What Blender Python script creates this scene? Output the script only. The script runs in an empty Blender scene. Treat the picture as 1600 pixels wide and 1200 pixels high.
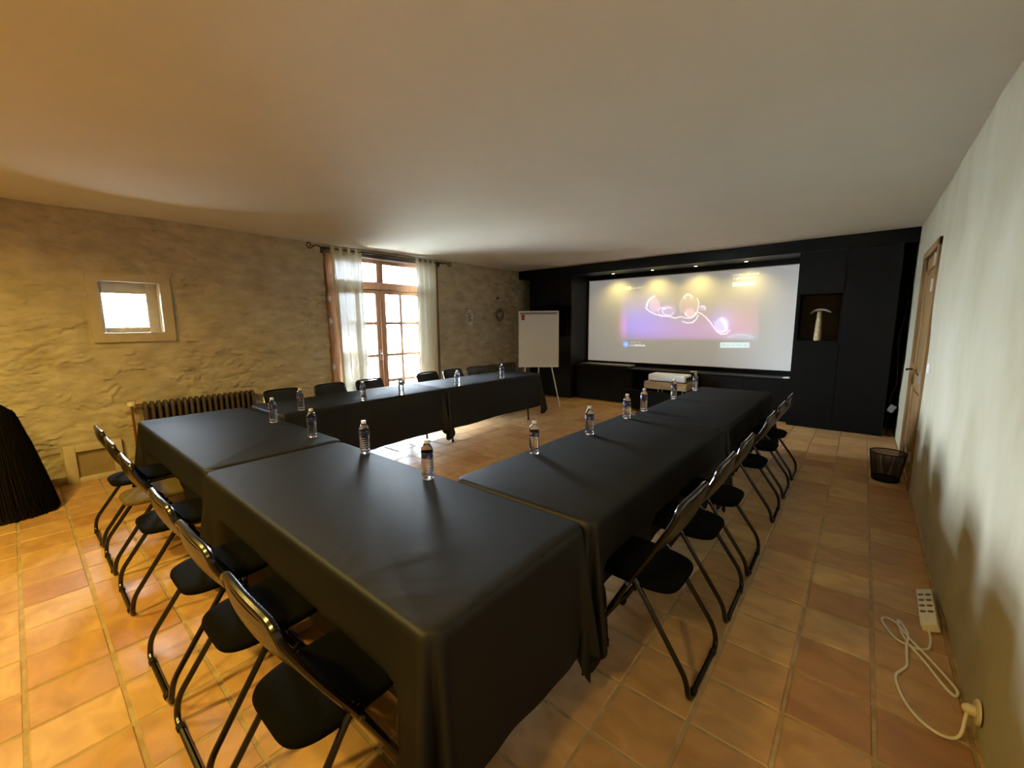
import bpy, bmesh, math, random
import numpy as np
from mathutils import Vector, Matrix, noise

random.seed(7)
SC = bpy.context.scene
COL = SC.collection

# ---------------------------------------------------------------- camera
cam_d = bpy.data.cameras.new('camera')
cam = bpy.data.objects.new('camera', cam_d)
COL.objects.link(cam)
cam_d.sensor_width = 36.0
cam_d.lens = 650.877 / 1600 * 36
cam_d.clip_start = 0.02
FW = Vector((-0.63631666, 0.75832431, -0.14158163))
RT = Vector((0.76679517, 0.64183542, -0.00851198))
UP = Vector((-0.08441726, 0.11398043, 0.98988999))
cam.matrix_world = Matrix(((RT.x, UP.x, -FW.x, 0), (RT.y, UP.y, -FW.y, 0), (RT.z, UP.z, -FW.z, 1.55), (0, 0, 0, 1)))
SC.camera = cam

# ---------------------------------------------------------------- world, exposure
SKY = 160.0
w = bpy.data.worlds.new('sky')
SC.world = w
w.use_nodes = True
bg = w.node_tree.nodes['Background']
bg.inputs[0].default_value = (0.78, 0.92, 1.06, 1)
bg.inputs[1].default_value = SKY
vs = SC.view_settings
vs.view_transform = 'Standard'
vs.look = 'None'
vs.exposure = 0.50
vs.gamma = 1.0
vs.use_curve_mapping = False
SC.cycles.caustics_reflective = False
SC.cycles.caustics_refractive = False


# the sun stands on the far side of the house and lights the terrace beyond its shadow
sun_d = bpy.data.lights.new('sun', 'SUN')
sun_d.energy = 2000
sun_d.color = (1.0, 0.97, 0.92)
sun_d.angle = math.radians(0.53)
sun = bpy.data.objects.new('sun', sun_d)
COL.objects.link(sun)
sun.rotation_euler = (0, math.radians(28), 0)


def portal(name, loc, sy, sz):
    d = bpy.data.lights.new(name, 'AREA')
    d.shape = 'RECTANGLE'
    d.size = sz
    d.size_y = sy
    d.cycles.is_portal = True
    o = bpy.data.objects.new(name, d)
    COL.objects.link(o)
    o.location = loc
    o.rotation_euler = (0, -math.pi / 2, 0)    # -Z of the light looks to +X, into the room


portal('window_portal', (-6.42, 4.0, 1.3), 1.95, 2.6)
portal('window_portal', (-6.42, 0.86, 1.76), 0.62, 0.66)


def warm_light(loc, power, size=0.16, col=(1.0, 0.69, 0.15), spread=math.radians(165)):
    d = bpy.data.lights.new('warm_downlight', 'AREA')
    d.shape = 'DISK'
    d.size = size
    d.energy = power
    d.color = col
    d.spread = spread
    o = bpy.data.objects.new('warm_downlight', d)
    COL.objects.link(o)
    o.location = loc
    return o


H = 2.71
WARM = [((-4.0, -0.75, H - 0.03), 41), ((-2.35, -0.85, H - 0.03), 42), ((-0.86, -1.1, H - 0.03), 26)]
for l, e in WARM:
    warm_light(l, e)

# ================================================================ helpers
def mat(name, col=(0.5, 0.5, 0.5), rough=0.6, metal=0.0, spec=0.5, coat=0.0):
    m = bpy.data.materials.new(name)
    m.use_nodes = True
    b = m.node_tree.nodes['Principled BSDF']
    b.inputs['Base Color'].default_value = (*col, 1)
    b.inputs['Roughness'].default_value = rough
    b.inputs['Metallic'].default_value = metal
    b.inputs['Specular IOR Level'].default_value = spec
    b.inputs['Coat Weight'].default_value = coat
    return m


def nd(m, t, **k):
    n = m.node_tree.nodes.new(t)
    for a, v in k.items():
        setattr(n, a, v)
    return n


def lk(m, a, b):
    m.node_tree.links.new(a, b)


def bsdf(m):
    return m.node_tree.nodes['Principled BSDF']


def noisy(m, c1, c2, scale=4.0, detail=5.0, bump=0.0, bscale=None, stretch=(1, 1, 1), dist=0.02, coord='Object', rough=None):
    """colour mottling between two colours and fine relief"""
    tc = nd(m, 'ShaderNodeTexCoord')
    mp = nd(m, 'ShaderNodeMapping')
    mp.inputs['Scale'].default_value = stretch
    lk(m, tc.outputs[coord], mp.inputs[0])
    n = nd(m, 'ShaderNodeTexNoise')
    n.inputs['Scale'].default_value = scale
    n.inputs['Detail'].default_value = detail
    lk(m, mp.outputs[0], n.inputs['Vector'])
    r = nd(m, 'ShaderNodeValToRGB')
    r.color_ramp.elements[0].position = 0.32
    r.color_ramp.elements[1].position = 0.68
    r.color_ramp.elements[0].color = (*c1, 1)
    r.color_ramp.elements[1].color = (*c2, 1)
    lk(m, n.outputs['Fac'], r.inputs[0])
    lk(m, r.outputs[0], bsdf(m).inputs['Base Color'])
    if bump:
        n2 = nd(m, 'ShaderNodeTexNoise')
        n2.inputs['Scale'].default_value = bscale or scale * 4
        n2.inputs['Detail'].default_value = 6
        lk(m, mp.outputs[0], n2.inputs['Vector'])
        bp = nd(m, 'ShaderNodeBump')
        bp.inputs['Strength'].default_value = bump
        bp.inputs['Distance'].default_value = dist
        lk(m, n2.outputs['Fac'], bp.inputs['Height'])
        lk(m, bp.outputs[0], bsdf(m).inputs['Normal'])
    return m


def emis(name, col, strength):
    m = bpy.data.materials.new(name)
    m.use_nodes = True
    b = bsdf(m)
    b.inputs['Base Color'].default_value = (*col, 1)
    b.inputs['Emission Color'].default_value = (*col, 1)
    b.inputs['Emission Strength'].default_value = strength
    return m


class MB:
    """collects faces; build() links them as one mesh object"""
    def __init__(self):
        self.v = []
        self.f = []

    def add(self, v, f):
        n = len(self.v)
        self.v += [tuple(p) for p in v]
        self.f += [tuple(i + n for i in q) for q in f]
        return self

    def box(self, x0, x1, y0, y1, z0, z1, M=None):
        v = [(x0, y0, z0), (x1, y0, z0), (x1, y1, z0), (x0, y1, z0), (x0, y0, z1), (x1, y0, z1), (x1, y1, z1), (x0, y1, z1)]
        if M:
            v = [M @ Vector(p) for p in v]
        return self.add(v, [(0, 3, 2, 1), (4, 5, 6, 7), (0, 1, 5, 4), (1, 2, 6, 5), (2, 3, 7, 6), (3, 0, 4, 7)])

    def rbox(self, x0, x1, y0, y1, z0, z1, r=0.005, seg=2, M=None):
        """box with bevelled edges"""
        bm = bmesh.new()
        bmesh.ops.create_cube(bm, size=1)
        for q in bm.verts:
            q.co = Vector(((x0 + x1) / 2 + q.co.x * (x1 - x0), (y0 + y1) / 2 + q.co.y * (y1 - y0), (z0 + z1) / 2 + q.co.z * (z1 - z0)))
        bmesh.ops.bevel(bm, geom=list(bm.edges), offset=r, segments=seg, affect='EDGES', profile=0.5)
        bm.verts.index_update()
        v = [(M @ q.co if M else q.co.copy()) for q in bm.verts]
        f = [[q.index for q in fc.verts] for fc in bm.faces]
        bm.free()
        return self.add(v, f)

    def tube(self, pts, r, n=8, closed=False, cap=True, flat=1.0):
        pts = [Vector(p) for p in pts]
        rs = r if isinstance(r, (list, tuple)) else [r] * len(pts)
        N = len(pts)
        tans = []
        for i in range(N):
            if closed:
                t = pts[(i + 1) % N] - pts[i - 1]
            else:
                t = pts[min(i + 1, N - 1)] - pts[max(i - 1, 0)]
            tans.append(t.normalized() if t.length > 1e-9 else Vector((0, 0, 1)))
        a = Vector((0, 0, 1)) if abs(tans[0].z) < 0.9 else Vector((1, 0, 0))
        u = tans[0].cross(a).normalized()
        V, F = [], []
        for i in range(N):
            t = tans[i]
            u = (u - t * u.dot(t))
            u = u.normalized() if u.length > 1e-6 else t.orthogonal().normalized()
            b = t.cross(u)
            for k in range(n):
                an = 2 * math.pi * k / n
                V.append(pts[i] + (u * math.cos(an) * flat + b * math.sin(an)) * rs[i])
        m = N if closed else N - 1
        for i in range(m):
            j = (i + 1) % N
            for k in range(n):
                k2 = (k + 1) % n
                F.append((i * n + k, i * n + k2, j * n + k2, j * n + k))
        if cap and not closed:
            F.append(tuple(range(n - 1, -1, -1)))
            F.append(tuple((N - 1) * n + k for k in range(n)))
        return self.add(V, F)

    def lathe(self, prof, n=20, c=(0, 0, 0), sx=1.0, sy=1.0, cap=True):
        V, F = [], []
        for r, z in prof:
            for k in range(n):
                an = 2 * math.pi * k / n
                V.append((c[0] + r * math.cos(an) * sx, c[1] + r * math.sin(an) * sy, c[2] + z))
        for i in range(len(prof) - 1):
            for k in range(n):
                k2 = (k + 1) % n
                F.append((i * n + k, i * n + k2, (i + 1) * n + k2, (i + 1) * n + k))
        if cap:
            F.append(tuple(range(n - 1, -1, -1)))
            F.append(tuple((len(prof) - 1) * n + k for k in range(n)))
        return self.add(V, F)

    def grid(self, rows):
        """rows: list of equal-length point lists"""
        n = len(rows[0])
        V = [p for r in rows for p in r]
        F = []
        for i in range(len(rows) - 1):
            for k in range(n - 1):
                F.append((i * n + k, i * n + k + 1, (i + 1) * n + k + 1, (i + 1) * n + k))
        return self.add(V, F)

    def xf(self, M):
        self.v = [tuple(M @ Vector(p)) for p in self.v]
        return self

    def mesh(self, name, m, smooth=35, fix=True):
        me = bpy.data.meshes.new(name)
        me.from_pydata(self.v, [], self.f)
        if fix:
            bm = bmesh.new()
            bm.from_mesh(me)
            bmesh.ops.recalc_face_normals(bm, faces=bm.faces)
            bm.to_mesh(me)
            bm.free()
        if m:
            me.materials.append(m)
        if smooth:
            me.shade_smooth()
            me.set_sharp_from_angle(angle=math.radians(smooth))
        return me

    def build(self, name, m, parent=None, smooth=35, fix=True):
        o = bpy.data.objects.new(name, self.mesh(name, m, smooth, fix))
        COL.objects.link(o)
        if parent:
            o.parent = parent
        return o


def tag(o, label=None, cat=None, group=None, kind=None):
    if label:
        o['label'] = label
    if cat:
        o['category'] = cat
    if group:
        o['group'] = group
    if kind:
        o['kind'] = kind
    return o


def thing(name, label, cat, loc=(0, 0, 0), rz=0.0, group=None):
    o = bpy.data.objects.new(name, None)
    COL.objects.link(o)
    o.location = loc
    o.rotation_euler = (0, 0, rz)
    return tag(o, label, cat, group)


def struct(o, label=None):
    return tag(o, label, None, None, 'structure')


def sthing(name, label=None):
    o = bpy.data.objects.new(name, None)
    COL.objects.link(o)
    return struct(o, label)


def copy_tree(o, parent=None):
    c = o.copy()
    COL.objects.link(c)
    c.parent = parent
    for ch in list(o.children):
        copy_tree(ch, c)
    return c


def arc(c, r, a0, a1, n, plane='xz'):
    out = []
    for i in range(n + 1):
        a = math.radians(a0 + (a1 - a0) * i / n)
        p, q = r * math.cos(a), r * math.sin(a)
        out.append({'xz': (c[0] + p, c[1], c[2] + q), 'yz': (c[0], c[1] + p, c[2] + q), 'xy': (c[0] + p, c[1] + q, c[2])}[plane])
    return out


def fillet(pts, r, n=5):
    """round the inner corners of a polyline"""
    pts = [Vector(p) for p in pts]
    out = [pts[0]]
    for i in range(1, len(pts) - 1):
        a, b, c = pts[i - 1], pts[i], pts[i + 1]
        d1, d2 = (a - b), (c - b)
        rr = min(r, d1.length * 0.49, d2.length * 0.49)
        p, q = b + d1.normalized() * rr, b + d2.normalized() * rr
        for k in range(n + 1):
            t = k / n
            out.append(p * (1 - t) ** 2 + b * 2 * t * (1 - t) + q * t * t)
    out.append(pts[-1])
    return out


def smooth_path(pts, n=6, closed=False):
    """Catmull-Rom"""
    P = [Vector(p) for p in pts]
    N = len(P)
    out = []
    for i in range(N - 1):
        p0, p1, p2, p3 = P[max(i - 1, 0)], P[i], P[i + 1], P[min(i + 2, N - 1)]
        for k in range(n):
            t = k / n
            out.append(0.5 * ((2 * p1) + (p2 - p0) * t + (2 * p0 - 5 * p1 + 4 * p2 - p3) * t * t + (3 * p1 - p0 - 3 * p2 + p3) * t ** 3))
    out.append(P[-1])
    return out


def sstep(a, b, x):
    t = min(1, max(0, (x - a) / (b - a)))
    return t * t * (3 - 2 * t)


# ================================================================ materials
M_plaster = noisy(mat('ceiling_plaster', rough=0.9, spec=0.1), (0.80, 0.795, 0.735), (0.83, 0.825, 0.765), 2.0, bump=0.03, bscale=30)
M_rwall = noisy(mat('lime_plaster', rough=0.85, spec=0.15), (0.365, 0.325, 0.222), (0.44, 0.41, 0.31), 2.2, bump=0.35, bscale=9, stretch=(1, 1, 0.55), dist=0.02)
M_stone = noisy(mat('stone_plaster', rough=0.9, spec=0.1), (0.44, 0.375, 0.265), (0.62, 0.55, 0.415), 5.0, 8, bump=0.55, bscale=34, stretch=(1, 0.8, 1.6), dist=0.012)
M_surround = noisy(mat('smooth_render', rough=0.85, spec=0.15), (0.52, 0.44, 0.32), (0.60, 0.52, 0.39), 7, bump=0.08, bscale=60)
M_reveal = mat('white_render', (0.72, 0.68, 0.58), 0.85, spec=0.15)
M_black = noisy(mat('black_joinery', rough=0.46, spec=0.17), (0.0018, 0.0020, 0.0022), (0.0030, 0.0032, 0.0034), 3, bump=0.02, bscale=90)
M_blackm = mat('black_matte', (0.004, 0.004, 0.0042), 0.75, spec=0.2)
M_oak = noisy(mat('oak', rough=0.6, spec=0.15), (0.17, 0.095, 0.036), (0.26, 0.155, 0.066), 5, 6, bump=0.12, bscale=20, stretch=(6, 6, 0.6))
M_dark_oak = noisy(mat('old_beam', rough=0.8, spec=0.15), (0.07, 0.05, 0.04), (0.13, 0.095, 0.075), 5, 6, bump=0.3, bscale=14, stretch=(5, 0.7, 5))
M_casing = noisy(mat('chestnut_frame', rough=0.55, spec=0.3), (0.26, 0.135, 0.075), (0.37, 0.20, 0.115), 4, 6, bump=0.1, bscale=18, stretch=(5, 5, 0.6))
M_iron = mat('wrought_iron', (0.02, 0.015, 0.012), 0.5, 0.6)
M_brass = mat('brass', (0.55, 0.38, 0.16), 0.3, 1.0)
M_steel = mat('steel', (0.55, 0.55, 0.55), 0.3, 1.0)
M_white = mat('white_plastic', (0.75, 0.74, 0.70), 0.4)
M_glossblack = mat('black_enamel_tube', (0.004, 0.003, 0.003), 0.2, spec=0.45, coat=0.15)
M_pad = noisy(mat('black_seat_fabric', rough=0.9, spec=0.06), (0.0026, 0.0025, 0.0025), (0.0042, 0.0040, 0.0040), 60, bump=0.1, bscale=300, dist=0.002)
M_pad_olive = noisy(mat('olive_seat_fabric', rough=0.9, spec=0.12), (0.085, 0.062, 0.022), (0.12, 0.088, 0.033), 60, bump=0.1, bscale=300, dist=0.002)
M_rubber = mat('black_rubber', (0.006, 0.0055, 0.005), 0.7, spec=0.25)
M_radiator = mat('cast_iron_paint', (0.085, 0.066, 0.052), 0.5, 0.2)
M_copper = mat('copper_pipe', (0.30, 0.10, 0.04), 0.45, 0.6)


def cloth_mat():
    m = bpy.data.materials.new('black_tablecloth')
    m.use_nodes = True
    nt = m.node_tree
    nt.nodes.remove(bsdf(m))
    d = nd(m, 'ShaderNodeBsdfDiffuse')
    d.inputs[0].default_value = (0.0055, 0.0054, 0.0055, 1)
    g = nd(m, 'ShaderNodeBsdfGlossy')
    g.inputs[0].default_value = (1, 1, 1, 1)
    g.inputs['Roughness'].default_value = 0.58
    mx = nd(m, 'ShaderNodeMixShader')
    mx.inputs[0].default_value = 0.032
    lk(m, d.outputs[0], mx.inputs[1])
    lk(m, g.outputs[0], mx.inputs[2])
    lk(m, mx.outputs[0], nt.nodes['Material Output'].inputs[0])
    tc = nd(m, 'ShaderNodeTexCoord')
    n1 = nd(m, 'ShaderNodeTexNoise')
    n1.inputs['Scale'].default_value = 3.2
    n1.inputs['Detail'].default_value = 2
    n1.inputs['Distortion'].default_value = 1.2
    lk(m, tc.outputs['Object'], n1.inputs['Vector'])
    n2 = nd(m, 'ShaderNodeTexNoise')
    n2.inputs['Scale'].default_value = 420
    lk(m, tc.outputs['Object'], n2.inputs['Vector'])
    b1 = nd(m, 'ShaderNodeBump')
    b1.inputs['Strength'].default_value = 0.25
    b1.inputs['Distance'].default_value = 0.02
    lk(m, n1.outputs['Fac'], b1.inputs['Height'])
    b2 = nd(m, 'ShaderNodeBump')
    b2.inputs['Strength'].default_value = 0.12
    b2.inputs['Distance'].default_value = 0.001
    lk(m, n2.outputs['Fac'], b2.inputs['Height'])
    lk(m, b1.outputs[0], b2.inputs['Normal'])
    lk(m, b2.outputs[0], d.inputs['Normal'])
    lk(m, b2.outputs[0], g.inputs['Normal'])
    return m


M_cloth = cloth_mat()


def glass_pane_mat():
    m = bpy.data.materials.new('window_glass')
    m.use_nodes = True
    nt = m.node_tree
    nt.nodes.remove(bsdf(m))
    t = nd(m, 'ShaderNodeBsdfTransparent')
    g = nd(m, 'ShaderNodeBsdfGlossy')
    g.inputs['Roughness'].default_value = 0.02
    fr = nd(m, 'ShaderNodeFresnel')
    fr.inputs['IOR'].default_value = 1.45
    mx = nd(m, 'ShaderNodeMixShader')
    lk(m, fr.outputs[0], mx.inputs[0])
    lk(m, t.outputs[0], mx.inputs[1])
    lk(m, g.outputs[0], mx.inputs[2])
    lk(m, mx.outputs[0], nt.nodes['Material Output'].inputs[0])
    return m


M_glass = glass_pane_mat()


def curtain_mat():
    m = bpy.data.materials.new('sheer_linen')
    m.use_nodes = True
    nt = m.node_tree
    nt.nodes.remove(bsdf(m))
    c = (0.78, 0.74, 0.62, 1)
    d = nd(m, 'ShaderNodeBsdfDiffuse')
    d.inputs[0].default_value = c
    t = nd(m, 'ShaderNodeBsdfTranslucent')
    t.inputs[0].default_value = (0.55, 0.52, 0.42, 1)
    tr = nd(m, 'ShaderNodeBsdfTransparent')
    a = nd(m, 'ShaderNodeMixShader')
    a.inputs[0].default_value = 0.021
    lk(m, d.outputs[0], a.inputs[1])
    lk(m, t.outputs[0], a.inputs[2])
    b = nd(m, 'ShaderNodeMixShader')
    b.inputs[0].default_value = 0.0026
    lk(m, a.outputs[0], b.inputs[1])
    lk(m, tr.outputs[0], b.inputs[2])
    lk(m, b.outputs[0], nt.nodes['Material Output'].inputs[0])
    return m


M_curtain = curtain_mat()

TX0, TPX = 0.16, 0.28       # grout lines of the floor
TY0, TPY = 0.14, 0.278


def tile_mat():
    m = mat('terracotta_tile', rough=0.42, spec=0.4)
    geo = nd(m, 'ShaderNodeNewGeometry')
    sub = nd(m, 'ShaderNodeVectorMath', operation='SUBTRACT')
    sub.inputs[1].default_value = (TX0, TY0, 0)
    lk(m, geo.outputs['Position'], sub.inputs[0])
    dv = nd(m, 'ShaderNodeVectorMath', operation='DIVIDE')
    dv.inputs[1].default_value = (TPX, TPY, 10)
    lk(m, sub.outputs[0], dv.inputs[0])
    fl = nd(m, 'ShaderNodeVectorMath', operation='FLOOR')
    lk(m, dv.outputs[0], fl.inputs[0])
    wn = nd(m, 'ShaderNodeTexWhiteNoise', noise_dimensions='2D')
    lk(m, fl.outputs[0], wn.inputs['Vector'])
    r = nd(m, 'ShaderNodeValToRGB')
    cr = r.color_ramp
    cr.elements[0].color = (0.37, 0.185, 0.075, 1)
    cr.elements[1].color = (0.53, 0.34, 0.155, 1)
    e = cr.elements.new(0.12)
    e.color = (0.43, 0.24, 0.10, 1)
    e = cr.elements.new(0.6)
    e.color = (0.48, 0.29, 0.125, 1)
    lk(m, wn.outputs['Value'], r.inputs[0])
    # streaks and pale bloom within a tile
    mp = nd(m, 'ShaderNodeMapping')
    mp.inputs['Scale'].default_value = (4.0, 6.5, 1)
    lk(m, geo.outputs['Position'], mp.inputs[0])
    n = nd(m, 'ShaderNodeTexNoise')
    n.inputs['Scale'].default_value = 1.6
    n.inputs['Detail'].default_value = 7
    n.inputs['Distortion'].default_value = 0.6
    lk(m, mp.outputs[0], n.inputs['Vector'])
    r2 = nd(m, 'ShaderNodeValToRGB')
    r2.color_ramp.elements[0].position = 0.3
    r2.color_ramp.elements[0].color = (0.80, 0.75, 0.69, 1)
    r2.color_ramp.elements[1].position = 0.72
    r2.color_ramp.elements[1].color = (1.15, 1.14, 1.12, 1)
    lk(m, n.outputs['Fac'], r2.inputs[0])
    mx = nd(m, 'ShaderNodeMix', data_type='RGBA', blend_type='MULTIPLY')
    mx.inputs['Factor'].default_value = 1.0
    lk(m, r.outputs[0], mx.inputs[6])
    lk(m, r2.outputs[0], mx.inputs[7])
    lk(m, mx.outputs[2], bsdf(m).inputs['Base Color'])
    rr = nd(m, 'ShaderNodeMapRange')
    rr.inputs['To Min'].default_value = 0.32
    rr.inputs['To Max'].default_value = 0.55
    lk(m, n.outputs['Fac'], rr.inputs['Value'])
    lk(m, rr.outputs[0], bsdf(m).inputs['Roughness'])
    n3 = nd(m, 'ShaderNodeTexNoise')
    n3.inputs['Scale'].default_value = 16
    n3.inputs['Detail'].default_value = 5
    lk(m, geo.outputs['Position'], n3.inputs['Vector'])
    bp = nd(m, 'ShaderNodeBump')
    bp.inputs['Strength'].default_value = 0.3
    bp.inputs['Distance'].default_value = 0.006
    lk(m, n3.outputs['Fac'], bp.inputs['Height'])
    lk(m, bp.outputs[0], bsdf(m).inputs['Normal'])
    return m


M_tile = tile_mat()
M_grout = noisy(mat('lime_grout', rough=0.9, spec=0.1), (0.30, 0.21, 0.115), (0.43, 0.325, 0.195), 12, bump=0.3, bscale=60)

# ================================================================ room shell
XL, XR, YB, YE = -6.0, 0.45, -3.0, 8.15

# floor: grout bed with real tiles on it
floor = struct(MB().box(XL - 0.5, XR + 0.3, YB - 0.1, YE + 0.1, -0.12, -0.004).build('floor', M_grout, smooth=0), 'worn terracotta tile floor with pale lime joints')


def tile_mesh(wd, ln, name):
    g, b, t = 0.006, 0.005, 0.0
    x, y = wd / 2 - g, ln / 2 - g
    V = [(-x, -y, -0.02), (x, -y, -0.02), (x, y, -0.02), (-x, y, -0.02), (-x, -y, t - b), (x, -y, t - b), (x, y, t - b), (-x, y, t - b),
         (-x + b, -y + b, t), (x - b, -y + b, t), (x - b, y - b, t), (-x + b, y - b, t)]
    F = [(8, 9, 10, 11)] + [(i, (i + 1) % 4, 4 + (i + 1) % 4, 4 + i) for i in range(4)] + [(4 + i, 4 + (i + 1) % 4, 8 + (i + 1) % 4, 8 + i) for i in range(4)]
    return V, F


def cam_proj(p):
    d = Vector(p) - Vector((0, 0, 1.55))
    z = d.dot(FW)
    if z < 0.15:
        return None
    return 800 + 650.877 * d.dot(RT) / z, 600 - 650.877 * d.dot(UP) / z, z


TABLES = {  # x0, x1, y0, y1
    'A': (-2.755, -0.79, 0.60, 1.40), 'B': (-4.74, -2.775, 0.615, 1.425), 'C': (-1.595, -0.775, 1.42, 3.455),
    'D': (-1.525, -0.745, 3.47, 5.555), 'E': (-4.80, -4.03, 1.50, 3.485), 'F': (-4.78, -4.025, 3.50, 5.55)}
tiles = []
i0, i1 = math.floor((XL - TX0) / TPX), math.ceil((XR - TX0) / TPX)
j0, j1 = math.floor((YB - TY0) / TPY), math.ceil((YE - TY0) / TPY)
for i in range(i0, i1):
    for j in range(j0, j1):
        xa, xb = max(XL - 0.03, TX0 + i * TPX), min(XR + 0.03, TX0 + (i + 1) * TPX)
        ya, yb = TY0 + j * TPY, TY0 + (j + 1) * TPY
        if xb - xa < 0.03:
            continue
        cx, cy = (xa + xb) / 2, (ya + yb) / 2
        q = cam_proj((cx, cy, 0))
        area = 0
        if q and -60 < q[0] < 1660 and 400 < q[1] < 1260:
            area = (xb - xa) * 1.55 / q[2] ** 3
            for t in TABLES.values():
                if t[0] + 0.25 < cx < t[1] - 0.05 and t[2] + 0.05 < cy < t[3] - 0.12:
                    area = 0
        tiles.append((area, cx, cy, xb - xa))
tiles.sort(key=lambda t: -t[0])
tile_cache = {}
rest = MB()
for k, (area, cx, cy, wd) in enumerate(tiles):
    key = round(wd, 3)
    h = random.uniform(-0.0016, 0.0016)
    rx, ry = random.uniform(-0.007, 0.007), random.uniform(-0.007, 0.007)
    V, F = tile_mesh(wd, TPY, 'tile')
    if k < 300 and area > 0:
        if key not in tile_cache:
            tile_cache[key] = MB().add(V, F).mesh('tile', M_tile, smooth=0)
        o = bpy.data.objects.new('tile', tile_cache[key])
        COL.objects.link(o)
        o.parent = floor
        o.location = (cx, cy, h)
        o.rotation_euler = (rx, ry, random.uniform(-0.004, 0.004))
    else:
        Mx = Matrix.Translation((cx, cy, h)) @ Matrix.Rotation(rx, 4, 'X') @ Matrix.Rotation(ry, 4, 'Y')
        rest.add([Mx @ Vector(p) for p in V], F)
tag(rest.build('distant_tiles', M_tile, floor, smooth=0), kind='stuff')

# ceiling, slightly uneven
rows = []
for a in range(31):
    x = XL - 0.1 + (XR - XL + 0.2) * a / 30
    rows.append([(x, YB - 0.1 + (YE - YB + 0.2) * b / 50, H + 0.012 * noise.noise(Vector((x * 0.8, b * 0.22, 3)))) for b in range(51)])
cb = MB().grid(rows)
cb.box(XL - 0.5, XR + 0.3, YB - 0.1, YE + 0.1, H + 0.03, H + 0.2)
struct(cb.build('ceiling', M_plaster, smooth=60), 'plain off-white plaster ceiling')

# left wall: rough stone under plaster, with two openings
OPEN = [(3.10, 5.02, -1, 2.60), (0.615, 1.107, 1.495, 2.03)]


def relief(y, z):
    wx = noise.noise(Vector((y * 1.7, z * 1.7, 1.3))) * 0.25
    wz = noise.noise(Vector((y * 1.7, z * 1.7, 7.7))) * 0.12
    h = 0.020 * noise.noise(Vector((y * 0.9, z * 0.9, 0)))
    d, p = noise.voronoi(Vector(((y + wx) * 2.6, (z + wz) * 6.2, 0.5)))
    cell = noise.cell(p[0] * 3.7)
    expo = 0.25 + 0.75 * sstep(-0.12, 0.25, noise.noise(Vector((y * 0.8, z * 1.1, 9.1))) + 0.12 - 0.10 * sstep(1.2, 2.2, z))
    h += expo * (0.014 + 0.016 * cell) * sstep(0.55, 0.15, d[0])
    r = abs(noise.noise(Vector(((y + wx) * 4.2, (z + wz) * 12.0, 4.0))))
    h -= expo * 0.016 * sstep(0.10, 0.0, r)
    # flaking ledges: thick at the lower lip, cut back sharply below it
    q = (z + 0.9 * wz) * 7.5 + 2.6 * noise.noise(Vector((y * 3.4, z * 3.6, 12.0))) + 0.5 * noise.noise(Vector((y * 11, z * 9, 15.0)))
    saw = 1.0 - (q - math.floor(q))
    patch = sstep(0.10, 0.38, noise.noise(Vector((y * 4.3, z * 8.5, 21.0))) + 0.10 - 0.16 * sstep(1.1, 2.3, z))
    h += 0.021 * patch * (saw ** 2.2)
    h += 0.012 * noise.noise(Vector((y * 6, z * 13, 2)))
    h += expo * 0.010 * noise.noise(Vector((y * 16, z * 30, 6)))
    return h


def in_open(y, z):
    return any(a < y < b and c < z < d for a, b, c, d in OPEN)


ys = sorted(set([round(YB + k * 0.016, 4) for k in range(int((YE - YB) / 0.016) + 1)] + [a for o in OPEN for a in o[:2]]))
ys = [y for i, y in enumerate(ys) if i == 0 or y - ys[i - 1] > 0.003 or y in (3.10, 5.02, 0.615, 1.107)]
zs = sorted(set([round(-0.01 + k * 0.0136, 4) for k in range(202)] + [2.60, 1.495, 2.03]))
V, F = [], []
for z in zs:
    for y in ys:
        edge = 1.0
        if 0.50 < y < 1.24 and 1.37 < z < 2.14:
            edge = 0.0
        if 0.17 < y < 0.65 and z < 0.41:
            edge = 0.0
        V.append((XL + relief(y, z) * edge - 0.004, y, z))
n = len(ys)
for a in range(len(zs) - 1):
    for b in range(n - 1):
        if not in_open((ys[b] + ys[b + 1]) / 2, (zs[a] + zs[a + 1]) / 2):
            F.append((a * n + b, a * n + b + 1, (a + 1) * n + b + 1, (a + 1) * n + b))
lw = MB().add(V, F)
XO = -6.42
for (a, b, c, d) in [(YB, 0.615, -0.01, H), (0.615, 1.107, -0.01, 1.495), (0.615, 1.107, 2.03, H), (1.107, 3.10, -0.01, H), (3.10, 5.02, 2.60, H), (5.02, YE, -0.01, H)]:
    lw.box(XO, XL - 0.035, a, b, c, d + 0.05 if d == H else d)
wl = struct(lw.build('wall_left', M_stone, smooth=70, fix=False), 'rough sandy stone wall with uneven plaster')

# right wall: hand trowelled plaster, door opening y 5.16..6.42
DY0, DY1, DZ = 5.14, 6.42, 2.26
V, F = [], []
ys2 = sorted(set([round(YB + k * 0.05, 4) for k in range(int((YE - YB) / 0.05) + 2)] + [DY0, DY1]))
zs2 = sorted(set([round(-0.01 + k * 0.05, 4) for k in range(56)] + [DZ]))
for z in zs2:
    for y in ys2:
        V.append((XR - 0.014 * noise.noise(Vector((y * 1.3, z * 0.9, 5))) - 0.006 * noise.noise(Vector((y * 4, z * 2.5, 8))), y, z))
n = len(ys2)
for a in range(len(zs2) - 1):
    for b in range(n - 1):
        y, z = (ys2[b] + ys2[b + 1]) / 2, (zs2[a] + zs2[a + 1]) / 2
        if not (DY0 < y < DY1 and z < DZ):
            F.append((a * n + b, (a + 1) * n + b, (a + 1) * n + b + 1, a * n + b + 1))
rw = MB().add(V, F)
for (a, b, c, d) in [(YB, DY0, -0.01, H + 0.05), (DY0, DY1, DZ, H + 0.05), (DY1, YE, -0.01, H + 0.05)]:
    rw.box(XR + 0.03, XR + 0.25, a, b, c, d)
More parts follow.
